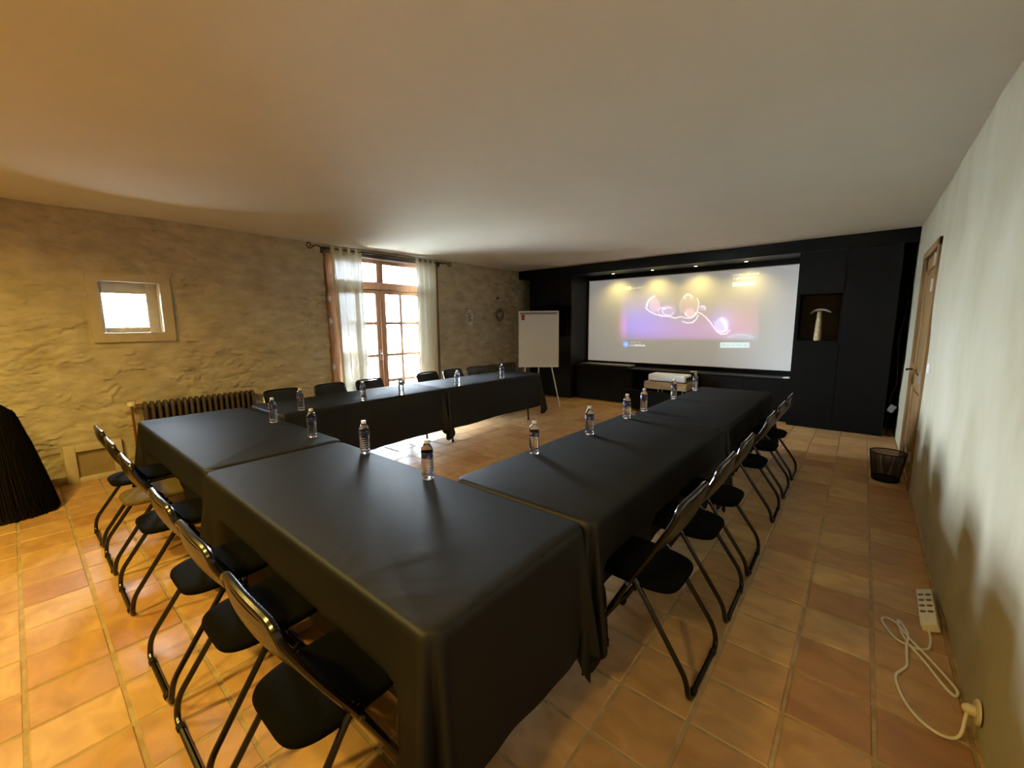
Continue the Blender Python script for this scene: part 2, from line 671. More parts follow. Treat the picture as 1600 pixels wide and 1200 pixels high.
rw.box(XR + 0.13, XR + 0.25, DY0 - 0.02, DY1 + 0.02, -0.01, DZ + 0.02)  # unseen slab added behind the door to block daylight leaking in
struct(rw.build('wall_right', M_rwall, smooth=70, fix=False), 'hand-trowelled cream plaster wall')

struct(MB().box(XL - 0.4, XR + 0.25, YE + 0.002, YE + 0.15, -0.01, H + 0.05).build('wall_far', M_blackm, smooth=0))
struct(MB().box(XL - 0.4, XR + 0.25, YB - 0.15, YB, -0.01, H + 0.05).build('wall_back', M_rwall, smooth=0))
struct(MB().box(XL - 0.03, XL + 0.022, YB, 0.19, 0, 0.075).box(XL - 0.03, XL + 0.022, 0.63, 3.0, 0, 0.075).box(XL - 0.03, XL + 0.022, 5.1, YE, 0, 0.075).build('baseboard_left', M_grout, smooth=0))

# ---------------------------------------------------------------- french window
win = sthing('window_1', 'tall wooden french window with small panes and glaring daylight')
X0, X1 = -6.19, -6.13
fr = MB()
fr.box(X0 - 0.02, X1 + 0.02, 3.06, 3.14, 0, 2.6).box(X0 - 0.02, X1 + 0.02, 4.86, 5.02, 0, 2.6).box(X0 - 0.02, X1 + 0.02, 3.10, 5.0, 2.535, 2.62)
fr.build('frame', M_casing, win)
MB().rbox(X0 - 0.03, X1 + 0.03, 3.12, 4.88, 2.125, 2.245, 0.008).build('transom', M_casing, win)
MB().rbox(X0, X1 + 0.02, 3.90, 4.02, 2.23, 2.55, 0.006).build('mullion', M_casing, win)
for a, b in ((3.14, 3.90), (4.02, 4.86)):
    o = MB().box(-6.165, -6.16, a, b, 2.245, 2.535).build('pane', M_glass, win, smooth=0)
for side, (a, b) in enumerate(((3.14, 3.965), (3.965, 4.86))):
    lf = MB()
    sa, sb = (0.12, 0.095) if side == 0 else (0.095, 0.15)
    lf.rbox(X0, X1, a, a + sa, 0.01, 2.125, 0.006).rbox(X0, X1, b - sb, b, 0.01, 2.125, 0.006)
    lf.rbox(X0 + 0.002, X1 - 0.002, a + sa, b - sb, 2.06, 2.125, 0.004).rbox(X0 + 0.002, X1 - 0.002, a + sa, b - sb, 0.01, 0.34, 0.004)
    leaf = lf.build('door_leaf', M_casing, win)
    ga, gb = a + sa, b - sb
    mid = 4.36 if side else (ga + gb) / 2
    MB().rbox(X0 + 0.01, X1 - 0.008, mid - 0.026, mid + 0.026, 0.34, 2.06, 0.004).build('glazing_bar', M_casing, leaf)
    for z in (1.587, 1.056, 0.62):
        MB().rbox(X0 + 0.012, X1 - 0.01, ga, gb, z - 0.026, z + 0.026, 0.004).build('glazing_bar', M_casing, leaf)
    zz = [0.34, 0.62, 1.056, 1.587, 2.06]
    for q in range(4):
        for (pa, pb) in ((ga, mid), (mid, gb)):
            MB().box(-6.166, -6.161, pa, pb, zz[q], zz[q + 1]).build('pane', M_glass, leaf, smooth=0)
MB().rbox(X1 - 0.005, X1 + 0.022, 3.942, 3.985, 0.01, 2.12, 0.008).build('cover_strip', M_casing, win)
hd = MB().rbox(X1 + 0.0, X1 + 0.012, 3.90, 3.935, 0.98, 1.16, 0.004)
hd.tube(fillet([(X1 + 0.01, 3.917, 1.09), (X1 + 0.06, 3.917, 1.09), (X1 + 0.06, 3.917, 0.98)], 0.02), 0.009)
hd.build('handle', M_steel, win)
# casing fixed to the wall beside the curtain with hinge pins
rowsA = []
for k in range(60):
    z = 0.0 + 2.6 * k / 59
    e = 2.985 + 0.016 * noise.noise(Vector((0, z * 5, 3))) + 0.008 * noise.noise(Vector((0, z * 16, 1)))
    rowsA.append([(-6.03, e, z), (-5.975, e, z), (-5.965, e + 0.012, z), (-5.962, 3.09, z), (-5.967, 3.125, z), (-6.15, 3.14, z)])
cs = struct(MB().grid(rowsA).build('trim_1', M_casing), 'reddish wooden casing left of the french window')
for z in (0.95, 1.62, 1.95, 0.45):
    h = MB().tube([(-5.962, 3.006, z - 0.05), (-5.962, 3.006, z + 0.05)], 0.008, 8).box(-5.97, -5.962, 2.99, 3.04, z - 0.03, z + 0.03)
    h.build('hinge', M_steel, cs)
struct(MB().rbox(-6.03, -5.968, 5.0, 5.062, 0, 2.6, 0.008).build('trim_2', M_oak), 'pale wooden casing right of the french window')
rowsB = []
struct(MB().rbox(-6.3, -5.955, 2.95, 5.10, 2.585, 2.665, 0.012).build('trim_3', M_dark_oak), 'dark weathered beam over the french window')

# ---------------------------------------------------------------- small square window
w2 = sthing('window_2', 'small deep-set square window in the stone wall')
sr = MB()
ya, yb, za, zb = 0.53, 1.20, 1.402, 2.105
for (a, b, c, d) in ((ya, 0.615, za, zb), (1.107, yb, za, zb), (0.615, 1.107, 2.03, zb), (0.615, 1.107, za, 1.495)):
    sr.box(XL - 0.05, XL + 0.03, a, b, c, d)
sr.build('surround', M_surround, w2, smooth=0)
rv = MB()
for (a, b, c, d) in ((0.600, 0.617, 1.49, 2.035), (1.105, 1.12, 1.49, 2.035), (0.61, 1.11, 2.028, 2.045), (0.61, 1.11, 1.48, 1.497)):
    rv.box(XO, XL + 0.026, a, b, c, d)
rv.build('reveal', M_reveal, w2, smooth=0)
sf = MB()
for (a, b, c, d) in ((0.617, 0.655, 1.497, 2.028), (1.01, 1.105, 1.497, 2.028), (0.655, 1.01, 1.915, 2.028), (0.655, 1.01, 1.497, 1.555)):
    sf.rbox(-6.20, -6.15, a, b, c, d, 0.006)
sf.build('sash', M_surround, w2)
MB().box(-6.18, -6.175, 0.65, 1.015, 1.55, 1.92).build('pane', M_glass, w2, smooth=0)
MB().tube(fillet([(-6.15, 0.645, 1.70), (-6.12, 0.645, 1.70), (-6.12, 0.645, 1.62)], 0.015), 0.007).rbox(-6.152, -6.145, 0.634, 0.656, 1.66, 1.74, 0.003).build('handle', M_steel, w2)

# ---------------------------------------------------------------- outside
M_ground = noisy(mat('gravel', rough=0.95), (0.74, 0.72, 0.67), (0.84, 0.82, 0.77), 3)
struct(MB().box(-60, XO - 0.02, -40, 50, -0.25, -0.15).build('ground', M_ground, smooth=0))
M_leaf = noisy(mat('leaf', rough=0.6), (0.05, 0.10, 0.025), (0.12, 0.19, 0.05), 3)


def shrub(loc, r, h, nleaf, label):
    t = thing('garden_shrub', label, 'shrub', loc)
    st = MB()
    for k in range(7):
        a = k * 0.9
        st.tube([(0, 0, 0), (0.2 * r * math.cos(a), 0.2 * r * math.sin(a), h * 0.4), (0.6 * r * math.cos(a), 0.6 * r * math.sin(a), h * 0.8)], [0.02, 0.015, 0.006], 5)
    st.build('stem', M_dark_oak, t)
    lf = MB()
    for k in range(nleaf):
        d = Vector((random.gauss(0, 1), random.gauss(0, 1), random.gauss(0, 1))).normalized() * random.uniform(0.5, 1) ** 0.5
        p = Vector((d.x * r, d.y * r, h * 0.55 + d.z * h * 0.45))
        M = Matrix.Translation(p) @ Matrix.Rotation(random.uniform(0, 6.28), 4, 'Z') @ Matrix.Rotation(random.uniform(-1, 1), 4, 'X')
        s = random.uniform(0.03, 0.055)
        lf.add([M @ Vector(q) for q in ((0, -s, 0), (s * 0.5, 0, s * 0.12), (0, s * 1.3, 0), (-s * 0.5, 0, s * 0.12))], [(0, 1, 2, 3)])
    tag(lf.build('foliage', M_leaf, t, smooth=0, fix=False), kind='stuff')


shrub((-9.4, 5.35, -0.15), 0.5, 1.15, 900, 'leafy green shrub outside the left leaf of the french window')
shrub((-12.5, 1.75, -0.15), 1.1, 1.75, 1200, 'leafy green shrub outside the small square window')

# ---------------------------------------------------------------- oak door in the right wall
door = sthing('door_1', 'oak panelled door with brass lock plate')
dx = XR
fm = MB()
fm.rbox(dx - 0.022, dx + 0.10, DY0, DY0 + 0.065, 0, DZ, 0.006).rbox(dx - 0.022, dx + 0.10, DY1 - 0.075, DY1, 0, DZ, 0.006).rbox(dx - 0.022, dx + 0.10, DY0, DY1, DZ - 0.07, DZ, 0.006)
fm.build('frame', M_oak, door)
la, lb = DY0 + 0.065, DY1 - 0.075
lf = MB().box(dx + 0.03, dx + 0.055, la, lb, 0.01, DZ - 0.07)
for (a, b, c, d) in ((la, la + 0.13, 0.01, DZ - 0.07), (lb - 0.13, lb, 0.01, DZ - 0.07), (la, lb, DZ - 0.2, DZ - 0.07), (la, lb, 0.01, 0.2), (la, lb, 0.85, 1.0)):
    lf.rbox(dx + 0.008, dx + 0.045, a, b, c, d, 0.008)
leaf = lf.build('door_leaf', M_oak, door)
for c, d in ((0.24, 0.81), (1.04, DZ - 0.24)):
    MB().rbox(dx + 0.016, dx + 0.04, la + 0.17, lb - 0.17, c, d, 0.014).build('panel', M_oak, leaf)
for z in (2.08, 1.86, 1.03, 0.3):
    MB().tube([(dx - 0.027, DY0 + 0.068, z - 0.055), (dx - 0.027, DY0 + 0.068, z + 0.055)], 0.008, 8).box(dx - 0.026, dx - 0.02, DY0 + 0.04, DY0 + 0.10, z - 0.045, z + 0.045).build('hinge', M_steel, door)
hd = MB().rbox(dx - 0.004, dx + 0.01, lb - 0.10, lb - 0.055, 0.86, 1.10, 0.004)
hd.build('lock_plate', M_brass, door)
MB().tube(fillet([(dx, lb - 0.078, 1.03), (dx - 0.055, lb - 0.078, 1.03), (dx - 0.058, lb - 0.19, 1.03)], 0.02), 0.009).build('lever', M_iron, door)
MB().rbox(dx - 0.006, dx - 0.003, lb - 0.084, lb - 0.071, 0.90, 0.925, 0.001).build('keyhole', M_blackm, door)

sw = thing('light_switch', 'white light switch on the plaster beside the oak door', 'switch', (XR - 0.002, 4.86, 1.16))
MB().rbox(-0.012, 0.01, -0.04, 0.04, -0.04, 0.04, 0.004).build('plate', M_white, sw)
MB().rbox(-0.018, -0.008, -0.025, 0.025, -0.025, 0.025, 0.003).build('rocker', M_white, sw)

# ---------------------------------------------------------------- black joinery along the far wall
YF, ZS = 7.42, 2.535
sf = struct(MB().box(XL - 0.02, XR + 0.02, YF, YE, ZS, H + 0.04).build('trim_4', M_black, smooth=0), 'black soffit across the far wall')

tc = thing('tall_cabinet', 'tall black cabinet with open niche behind the flip chart', 'cabinet', (0, 0, 0))
cx0, cx1 = -5.70, -4.63
nx0, nx1, nz0, nz1 = -5.06, -4.655, 1.275, 1.925
b = MB()
b.box(cx0, nx0, YF + 0.02, YE - 0.004, 0, ZS).box(nx0, cx1, YF + 0.02, YE - 0.004, 0, nz0).box(nx0, cx1, YF + 0.02, YE - 0.004, nz1, ZS).box(nx1, cx1, YF + 0.02, YE - 0.004, nz0, nz1).box(nx0, nx1, YE - 0.25, YE - 0.004, nz0, nz1)
b.build('body', M_black, tc, smooth=0)
for a, bb, c, d in ((cx0 + 0.003, nx0 - 0.002, 0.02, nz1), (nx0 + 0.002, cx1 - 0.003, 0.02, nz0 - 0.004), (cx0 + 0.003, cx1 - 0.003, nz1 + 0.004, ZS - 0.004)):
    MB().rbox(a, bb, YF, YF + 0.02, c, d, 0.0015, 1).build('door', M_black, tc)
MB().box(nx1 - 0.05, nx1 - 0.012, YF + 0.10, YF + 0.4, nz0 + 0.0, nz1 - 0.12).build('niche_panel', M_surround, tc, smooth=0)

# low cabinets under the screen
YL = 7.60
lc = thing('low_cabinet', 'low black two-door cabinet below the left end of the screen', 'cabinet')
MB().box(-4.60, -3.37, YL + 0.02, YE - 0.004, 0, 0.66).build('body', M_black, lc, smooth=0)
for a, bb in ((-4.598, -4.022), (-4.016, -3.372)):
    MB().rbox(a, bb, YL, YL + 0.02, 0.02, 0.655, 0.002, 1).build('door', M_black, lc)
oc = thing('open_cabinet', 'low open black cabinet bay holding the projector', 'cabinet')
MB().box(-3.365, -3.345, YL, YE - 0.004, 0, 0.66).box(-2.10, -2.08, YL, YE - 0.004, 0, 0.66).box(-3.345, -2.10, YE - 0.02, YE - 0.004, 0, 0.66).box(-3.345, -2.10, YL, YE - 0.004, 0, 0.02).build('body', M_blackm, oc, smooth=0)
dr = MB().rbox(-3.29, -2.13, 7.10, 7.12, 0.02, 0.365, 0.002, 1)
dr.build('drawer_front', M_black, oc)
MB().box(-3.26, -3.245, 7.12, 8.05, 0.03, 0.22).box(-2.175, -2.16, 7.12, 8.05, 0.03, 0.22).box(-3.245, -2.175, 7.12, 8.05, 0.03, 0.045).build('drawer_box', M_blackm, oc, smooth=0)
for x in (-2.72, -2.3):
    for y in (7.30, 7.50):
        MB().tube([(x, y, 0.045), (x, y, 0.408)], 0.012, 8).build('support', M_steel, oc)
rc = thing('closed_cabinet', 'low black panelled cabinet below the right end of the screen', 'cabinet')
MB().box(-2.075, -0.80, YL + 0.02, YE - 0.004, 0, 0.66).build('body', M_black, rc, smooth=0)
for a, bb in ((-2.073, -1.442), (-1.436, -0.802)):
    MB().rbox(a, bb, YL, YL + 0.02, 0.02, 0.655, 0.002, 1).build('door', M_black, rc)
tag(MB().rbox(-4.61, -0.795, YL - 0.015, YE - 0.004, 0.66, 0.685, 0.003, 1).build('worktop', M_black), 'long black worktop running below the projection screen', 'worktop')

M_pwhite = mat('projector_white', (0.72, 0.73, 0.75), 0.35)
pj = thing('projector', 'white projector lying on a wooden box below the screen', 'projector')
MB().rbox(-2.87, -2.22, 7.18, 7.52, 0.545, 0.665, 0.03, 4).build('housing', M_pwhite, pj)
MB().rbox(-2.85, -2.24, 7.20, 7.50, 0.533, 0.55, 0.006).build('base', M_blackm, pj)
MB().rbox(-2.225, -2.213, 7.22, 7.48, 0.57, 0.63, 0.004).build('vent', M_rubber, pj)
M_board = noisy(mat('light_oak_board', rough=0.6), (0.33, 0.22, 0.11), (0.46, 0.33, 0.18), 4, 6, stretch=(1.5, 6, 14))
wb = thing('wooden_box', 'pale wooden box under the white projector', 'box')
for k in range(3):
    MB().rbox(-2.92, -2.19, 7.14, 7.56, 0.41 + 0.041 * k, 0.45 + 0.041 * k, 0.003).build('plank', M_board, wb)

M_grey = mat('brushed_grey', (0.17, 0.165, 0.155), 0.45, 0.5)
sl = thing('media_player', 'flat grey media box on the worktop left under the screen', 'media player')
v = [(-4.56, 7.63, 0.69), (-3.42, 7.63, 0.69), (-3.50, 7.92, 0.69), (-4.52, 7.92, 0.69)]
MB().rbox(-4.53, -3.43, 7.63, 7.93, 0.695, 0.735, 0.008).build('housing', M_grey, sl)
MB().rbox(-4.52, -3.44, 7.62, 7.64, 0.700, 0.712, 0.002).build('front_strip', M_blackm, sl)
for x in (-4.45, -3.6):
    MB().box(x, x + 0.1, 7.70, 7.86, 0.685, 0.695).build('foot', M_rubber, sl)
rm = thing('remote_control', 'small white remote lying on the worktop above the projector', 'remote', (-2.235, 7.66, 0.685), 0.5)
MB().rbox(-0.06, 0.06, -0.02, 0.02, 0.0, 0.02, 0.006, 3).build('housing', M_white, rm)
MB().lathe([(0.008, 0), (0.008, 0.003), (0.004, 0.004)], 10, (0.03, 0, 0.019)).build('button', M_grey, rm)
ad = thing('wall_dongle', 'tiny white plug at the right end of the worktop', 'plug', (-0.845, 7.60, 0.685))
MB().rbox(-0.035, 0.035, 0, 0.04, 0, 0.028, 0.005, 2).build('housing', M_white, ad)
MB().tube([(-0.03, 0.02, 0.014), (-0.06, 0.025, 0.013)], 0.006, 6).build('lead', M_white, ad)

# wardrobe on the right
wd = thing('wardrobe', 'tall flat black wardrobe with a display niche right of the screen', 'wardrobe')
ax0, ax1, am = -0.79, 0.31, -0.245
qx0, qx1, qz0, qz1 = -0.745, -0.262, 1.28, 1.94
b = MB()
b.box(am, ax1, YF + 0.02, YE - 0.004, 0, ZS).box(ax0, am, YF + 0.02, YE - 0.004, 0, qz0).box(ax0, am, YF + 0.02, YE - 0.004, qz1, ZS)
b.box(ax0, qx0, YF + 0.02, YE - 0.004, qz0, qz1).box(qx1, am, YF + 0.02, YE - 0.004, qz0, qz1)
b.build('body', M_black, wd, smooth=0)
MB().box(qx0, qx1, YF + 0.36, YF + 0.38, qz0, qz1).build('niche_back', noisy(mat('niche_brown', rough=0.8), (0.055, 0.036, 0.016), (0.075, 0.05, 0.024), 3), wd, smooth=0)
for a, bb, c, d in ((am + 0.003, ax1 - 0.001, 0.015, ZS - 0.004), (ax0 + 0.002, am - 0.003, 0.015, qz0 - 0.002), (ax0 + 0.002, am - 0.003, qz1 + 0.003, ZS - 0.004), (ax0 + 0.002, qx0, qz0, qz1), (qx1, am - 0.003, qz0, qz1)):
    MB().rbox(a, bb, YF, YF + 0.02, c, d, 0.0015, 1).build('door', M_black, wd)

# ornament in the niche
M_horn = noisy(mat('gilded_horn', rough=0.45, spec=0.4), (0.34, 0.24, 0.10), (0.62, 0.50, 0.28), 22, 6, bump=0.3, bscale=45)
M_leaf_s = mat('silver_leaf', (0.50, 0.46, 0.38), 0.4, 0.3)
st = thing('palm_ornament', 'gilded tapering ornament with a curved crest in the black niche', 'ornament', (-0.512, 7.58, 1.28))
MB().lathe([(0.052, 0), (0.054, 0.01), (0.050, 0.06), (0.044, 0.16), (0.037, 0.27), (0.030, 0.36), (0.027, 0.41), (0.012, 0.42)], 14).build('stem', M_horn, st)
cr = MB()
path = smooth_path([(-0.105, 0.0, 0.385), (-0.085, 0, 0.412), (-0.045, 0, 0.436), (0.005, 0, 0.445), (0.06, 0.0, 0.440), (0.105, 0.0, 0.422), (0.135, 0.0, 0.402)], 4)
nn = len(path)
cr.tube(path, [0.004 + 0.013 * math.sin(math.pi * (k + 0.5) / nn) ** 0.7 for k in range(nn)], 8, flat=1.7)
cr.build('crest', M_leaf_s, st)

# cable and power brick in the slot beside the wardrobe
cbp = thing('hanging_cable', 'black cable hanging in the slot beside the wardrobe', 'cable')
MB().tube(smooth_path([(0.41, 7.55, 1.95), (0.40, 7.52, 1.65), (0.365, 7.5, 1.32), (0.385, 7.5, 0.95), (0.395, 7.5, 0.72), (0.35, 7.5, 0.52), (0.37, 7.48, 0.42)], 6), 0.009, 8).build('lead', M_rubber, cbp)
MB().rbox(-0.035, 0.035, -0.02, 0.02, -0.05, 0.05, 0.008, 2, Matrix.Translation((0.375, 7.46, 0.39)) @ Matrix.Rotation(0.5, 4, 'Y')).build('power_brick', mat('grey_plastic', (0.16, 0.16, 0.16), 0.5), cbp)
MB().tube(smooth_path([(0.365, 7.48, 0.36), (0.34, 7.52, 0.2), (0.36, 7.55, 0.012), (0.40, 7.5, 0.012)], 6), 0.006, 8).build('lower_lead', M_rubber, cbp)

# ---------------------------------------------------------------- projection screen
SX0, SX1, SZ0, SZ1, SY = -4.59, -0.86, 0.768, 2.445, 8.09
HM = np.array([[1042.85477, -4.63743899, 95.0], [-135.504458, 561.330045, 178.0], [-0.267318245, 0.0268472842, 1.0]])


def picture(u, v):
    """the projected image: colour added at each point of the screen (u,v 0..1 from the top left)"""
    P = HM @ np.stack([u, v, np.ones_like(u)])
    X, Y = P[0] / P[2], P[1] / P[2]
    c = np.zeros((len(u), 3))

    def blob(x, y, rx, ry, col, k=1.0, m=None):
        g = k * np.exp(-(((X - x) / rx) ** 2 + ((Y - y) / ry) ** 2))
        if m is not None:
            g = g * m
        c[:] += g[:, None] * np.array(col)

    def ss(a, b, x):
        t = np.clip((x - a) / (b - a), 0, 1)
        return t * t * (3 - 2 * t)
    inside = ss(285, 345, X) * (1 - ss(1268, 1276, X)) * ss(150, 330, Y) * (1 - ss(560, 600, Y - 0.0 * X))
    c += 0.17 * np.array([1, 1, 0.98])
    blob(470, 430, 210, 150, (0.05, 0.03, 0.34), 1.0, inside)
    blob(400, 480, 150, 90, (0.02, 0.01, 0.20), 1.0, inside)
    blob(650, 520, 300, 80, (0.11, 0.03, 0.20), 1.0, inside)
    blob(900, 520, 260, 110, (0.12, 0.03, 0.11), 1.0, inside)
    blob(1150, 470, 190, 130, (0.19, 0.03, 0.08), 1.0, inside)
    blob(1160, 585, 110, 45, (0.0, 0.16, 0.22), 0.9, inside)
    blob(330, 490, 40, 90, (0.22, 0.03, 0.05), 0.9, 1 - ss(345, 370, X))
    blob(1010, 440, 90, 90, (0.04, 0.07, 0.26), 1.0, inside)
    # glassy bubbles
    def disc(x, y, rx, ry, col, soft=0.25):
        d = np.sqrt(((X - x) / rx) ** 2 + ((Y - y) / ry) ** 2)
        c[:] += ((1 - ss(1 - soft, 1, d))[:, None]) * np.array(col)
    disc(548, 345, 42, 55, (0.22, 0.12, 0.14), 0.2)
    disc(568, 362, 18, 14, (0.30, 0.02, -0.05), 0.5)
    disc(640, 375, 62, 42, (0.13, 0.08, 0.16))
    disc(785, 345, 68, 82, (0.15, 0.07, 0.05))
    disc(790, 390, 50, 40, (0.18, 0.12, 0.16), 0.6)
    disc(1015, 478, 56, 62, (0.12, 0.22, 0.30))
    disc(880, 360, 22, 22, (0.14, 0.06, 0.30))

    def stroke(pts, wd, k, col=(1, 0.92, 1)):
        pts = [(float(a), float(b)) for a, b in pts]
        best = np.full(len(u), 1e9)
        for (x0, y0), (x1, y1) in zip(pts[:-1], pts[1:]):
            dx, dy = x1 - x0, y1 - y0
            t = np.clip(((X - x0) * dx + (Y - y0) * dy) / (dx * dx + dy * dy + 1e-9), 0, 1)
            best = np.minimum(best, np.hypot(X - x0 - t * dx, Y - y0 - t * dy))
        c[:] += (k * np.exp(-(best / wd) ** 2))[:, None] * np.array(col)

    def el(x, y, rx, ry, a0, a1, n=14):
        return [(x + rx * math.cos(math.radians(a0 + (a1 - a0) * i / n)), y + ry * math.sin(math.radians(a0 + (a1 - a0) * i / n))) for i in range(n + 1)]
    stroke([(545, 280), (515, 298), (497, 325), (492, 350)], 5.5, 0.7, (0.9, 0.95, 1))
    stroke([(485, 360), (510, 385), (550, 405), (600, 418), (650, 420), (690, 432), (730, 420), (765, 432), (800, 432), (835, 405), (850, 360), (852, 320), (842, 295)], 3.8, 0.6)
    stroke(el(640, 385, 40, 28, 20, 300), 4, 0.4)
    stroke(el(600, 385, 26, 26, 90, 330), 4, 0.35)
    stroke(el(785, 350, 64, 78, 150, 300), 4, 0.18)
    stroke(el(778, 285, 24, 20, 160, 380), 5, 0.45, (1, 0.95, 0.85))
    stroke(el(795, 395, 34, 28, 0, 180), 5, 0.4)
    stroke([(740, 455), (775, 465), (810, 462), (835, 440), (850, 410)], 4, 0.55)
    stroke([(865, 350), (895, 352), (898, 372)], 5, 0.4)
    stroke([(850, 390), (878, 405), (905, 428), (935, 462), (955, 492), (980, 525), (1010, 544), (1045, 540), (1070, 515)], 3.8, 0.6)
    stroke([(1015, 440), (1035, 470), (1045, 500)], 9, 0.55, (0.6, 0.95, 1))
    stroke([(985, 520), (1020, 528), (1050, 512)], 5, 0.35)
    stroke([(960, 455), (968, 500)], 6, 0.2, (0.7, 0.8, 1))
    stroke([(1060, 565), (1120, 545), (1180, 548), (1230, 565)], 8, 0.16, (0.6, 0.9, 1))

    def rect(x0, x1, y0, y1, col, sh=0.0, soft=3):
        yy = Y - sh * (X - x0)
        g = ss(x0 - soft, x0 + soft, X) * (1 - ss(x1 - soft, x1 + soft, X)) * ss(y0 - soft, y0 + soft, yy) * (1 - ss(y1 - soft, y1 + soft, yy))
        c[:] = c * (1 - g[:, None]) + g[:, None] * np.array(col)

    def words(x0, x1, y, h, col, sh, k, seed):
        rn = random.Random(seed)
        x = x0
        while x < x1:
            wd_ = rn.uniform(5, 9)
            hh = h * rn.choice((0.65, 0.65, 1.0))
            g = np.exp(-((X - x - wd_ / 2) / (wd_ * 0.42)) ** 4 - ((Y - sh * (X - x0) - y - (h - hh) / 2) / (hh / 2)) ** 4)
            c[:] += (k * g)[:, None] * np.array(col)
            x += wd_ + (8 if rn.random() < 0.16 else 1.5)
    rect(338, 384, 215, 236, (0.95, 0.85, 0.30), -0.06)
    words(392, 462, 223, 12, (1, 1, 0.95), -0.1, 0.5, 1)
    words(1085, 1272, 131, 14, (1, 0.9, 0.75), -0.07, 0.55, 2)
    words(1095, 1245, 155, 18, (1, 1, 1), -0.08, 0.7, 3)
    rect(1086, 1243, 184, 213, (0.46, 0.54, 0.64), -0.07)
    words(1096, 1235, 196, 14, (-1, -0.9, -0.7), -0.07, 0.36, 4)
    rect(1003, 1207, 600, 637, (0.50, 0.64, 0.66), 0.0)
    words(1015, 1155, 617, 12, (-1, -0.9, -0.8), 0.0, 0.35, 5)
    words(1170, 1182, 619, 15, (-1, -0.9, -0.8), 0.0, 0.5, 6)
    dd = np.hypot((X - 348) / 22, (Y - 613) / 22)
    g = 1 - ss(0.85, 1.0, dd)
    c[:] = c * (1 - g[:, None]) + g[:, None] * np.array([0.16, 0.36, 0.85])
    disc(348, 614, 8, 8, (0.25, 0.3, 0.15))
    words(378, 448, 598, 9, (1, 1, 1), 0.02, 0.4, 7)
    words(376, 478, 619, 14, (1, 1, 1), 0.02, 0.7, 8)
    return np.clip(c, 0, 4)


def screen_mat():
    m = mat('projection_fabric', (0.56, 0.55, 0.53), 0.8, spec=0.2)
    at = nd(m, 'ShaderNodeVertexColor', layer_name='picture')
    lk(m, at.outputs['Color'], bsdf(m).inputs['Emission Color'])
    bsdf(m).inputs['Emission Strength'].default_value = 0.8
    return m


scr = thing('projection_screen', 'wide projection screen showing glassy bubbles on purple', 'screen', (0, 0, 0))
NU, NV = 520, 234
uu, vv = np.meshgrid(np.linspace(0, 1, NU), np.linspace(0, 1, NV))
u1, v1 = uu.ravel(), vv.ravel()
vx = SX0 + u1 * (SX1 - SX0)
vz = SZ1 - v1 * (SZ1 - SZ0)
me = bpy.data.meshes.new('screen_surface')
idx = np.arange(NU * NV).reshape(NV, NU)
quads = np.stack([idx[:-1, :-1], idx[1:, :-1], idx[1:, 1:], idx[:-1, 1:]], -1).reshape(-1, 4)
me.from_pydata(np.stack([vx, np.full_like(vx, SY), vz], -1).tolist(), [], quads.tolist())
ca = me.color_attributes.new('picture', 'FLOAT_COLOR', 'POINT')
ca.data.foreach_set('color', np.concatenate([picture(u1, v1), np.ones((len(u1), 1))], 1).astype(np.float32).ravel())
me.materials.append(screen_mat())
o = bpy.data.objects.new('screen_surface', me)
COL.objects.link(o)
o.parent = scr
e = 0.012
MB().box(SX0 - e, SX0, SY - 0.004, SY + 0.02, SZ0 - e, SZ1 + e).box(SX1, SX1 + e, SY - 0.004, SY + 0.02, SZ0 - e, SZ1 + e).box(SX0, SX1, SY - 0.004, SY + 0.02, SZ1, SZ1 + e).box(SX0, SX1, SY - 0.004, SY + 0.02, SZ0 - e, SZ0).box(SX0, SX1, SY + 0.004, SY + 0.02, SZ0, SZ1).build('border', mat('screen_border', (0.62, 0.62, 0.6), 0.6), scr, smooth=0)
MB().rbox(SX0 - 0.02, SX1 + 0.02, SY - 0.035, SY + 0.045, SZ1 + 0.012, ZS - 0.002, 0.01).build('roller_case', M_blackm, scr)

# spotlights set into the soffit
M_lamp = emis('lamp_glow', (1.0, 0.86, 0.42), 22)
for k, x in enumerate((-3.90, -3.11, -2.335, -1.557)):
    lab = ('leftmost', 'second from the left', 'third from the left', 'rightmost')[k]
    t = thing('recessed_spotlight', 'small warm spotlight above the screen, %s of four' % lab, 'spotlight', (x, 7.80, ZS), 0, 'spotlights above the screen')
    MB().lathe([(0.030, -0.008), (0.042, -0.008), (0.045, 0.0), (0.030, 0.0)], 18, cap=False).build('ring', M_iron, t)
    MB().lathe([(0.002, -0.011), (0.020, -0.009), (0.029, -0.003)], 14).build('bulb', M_lamp, t)
    d = bpy.data.lights.new('spotlight', 'SPOT')
    d.energy = 15
    d.color = (1.0, 0.78, 0.22)
    d.spot_size = math.radians(140)
    d.spot_blend = 1.0
    d.shadow_soft_size = 0.025
    lo = bpy.data.objects.new('spotlight', d)
    COL.objects.link(lo)
    lo.location = (x, 7.80, ZS - 0.03)
    lo.rotation_euler = (math.radians(8), 0, 0)

# ================================================================ tables and cloths
ZT = 0.75


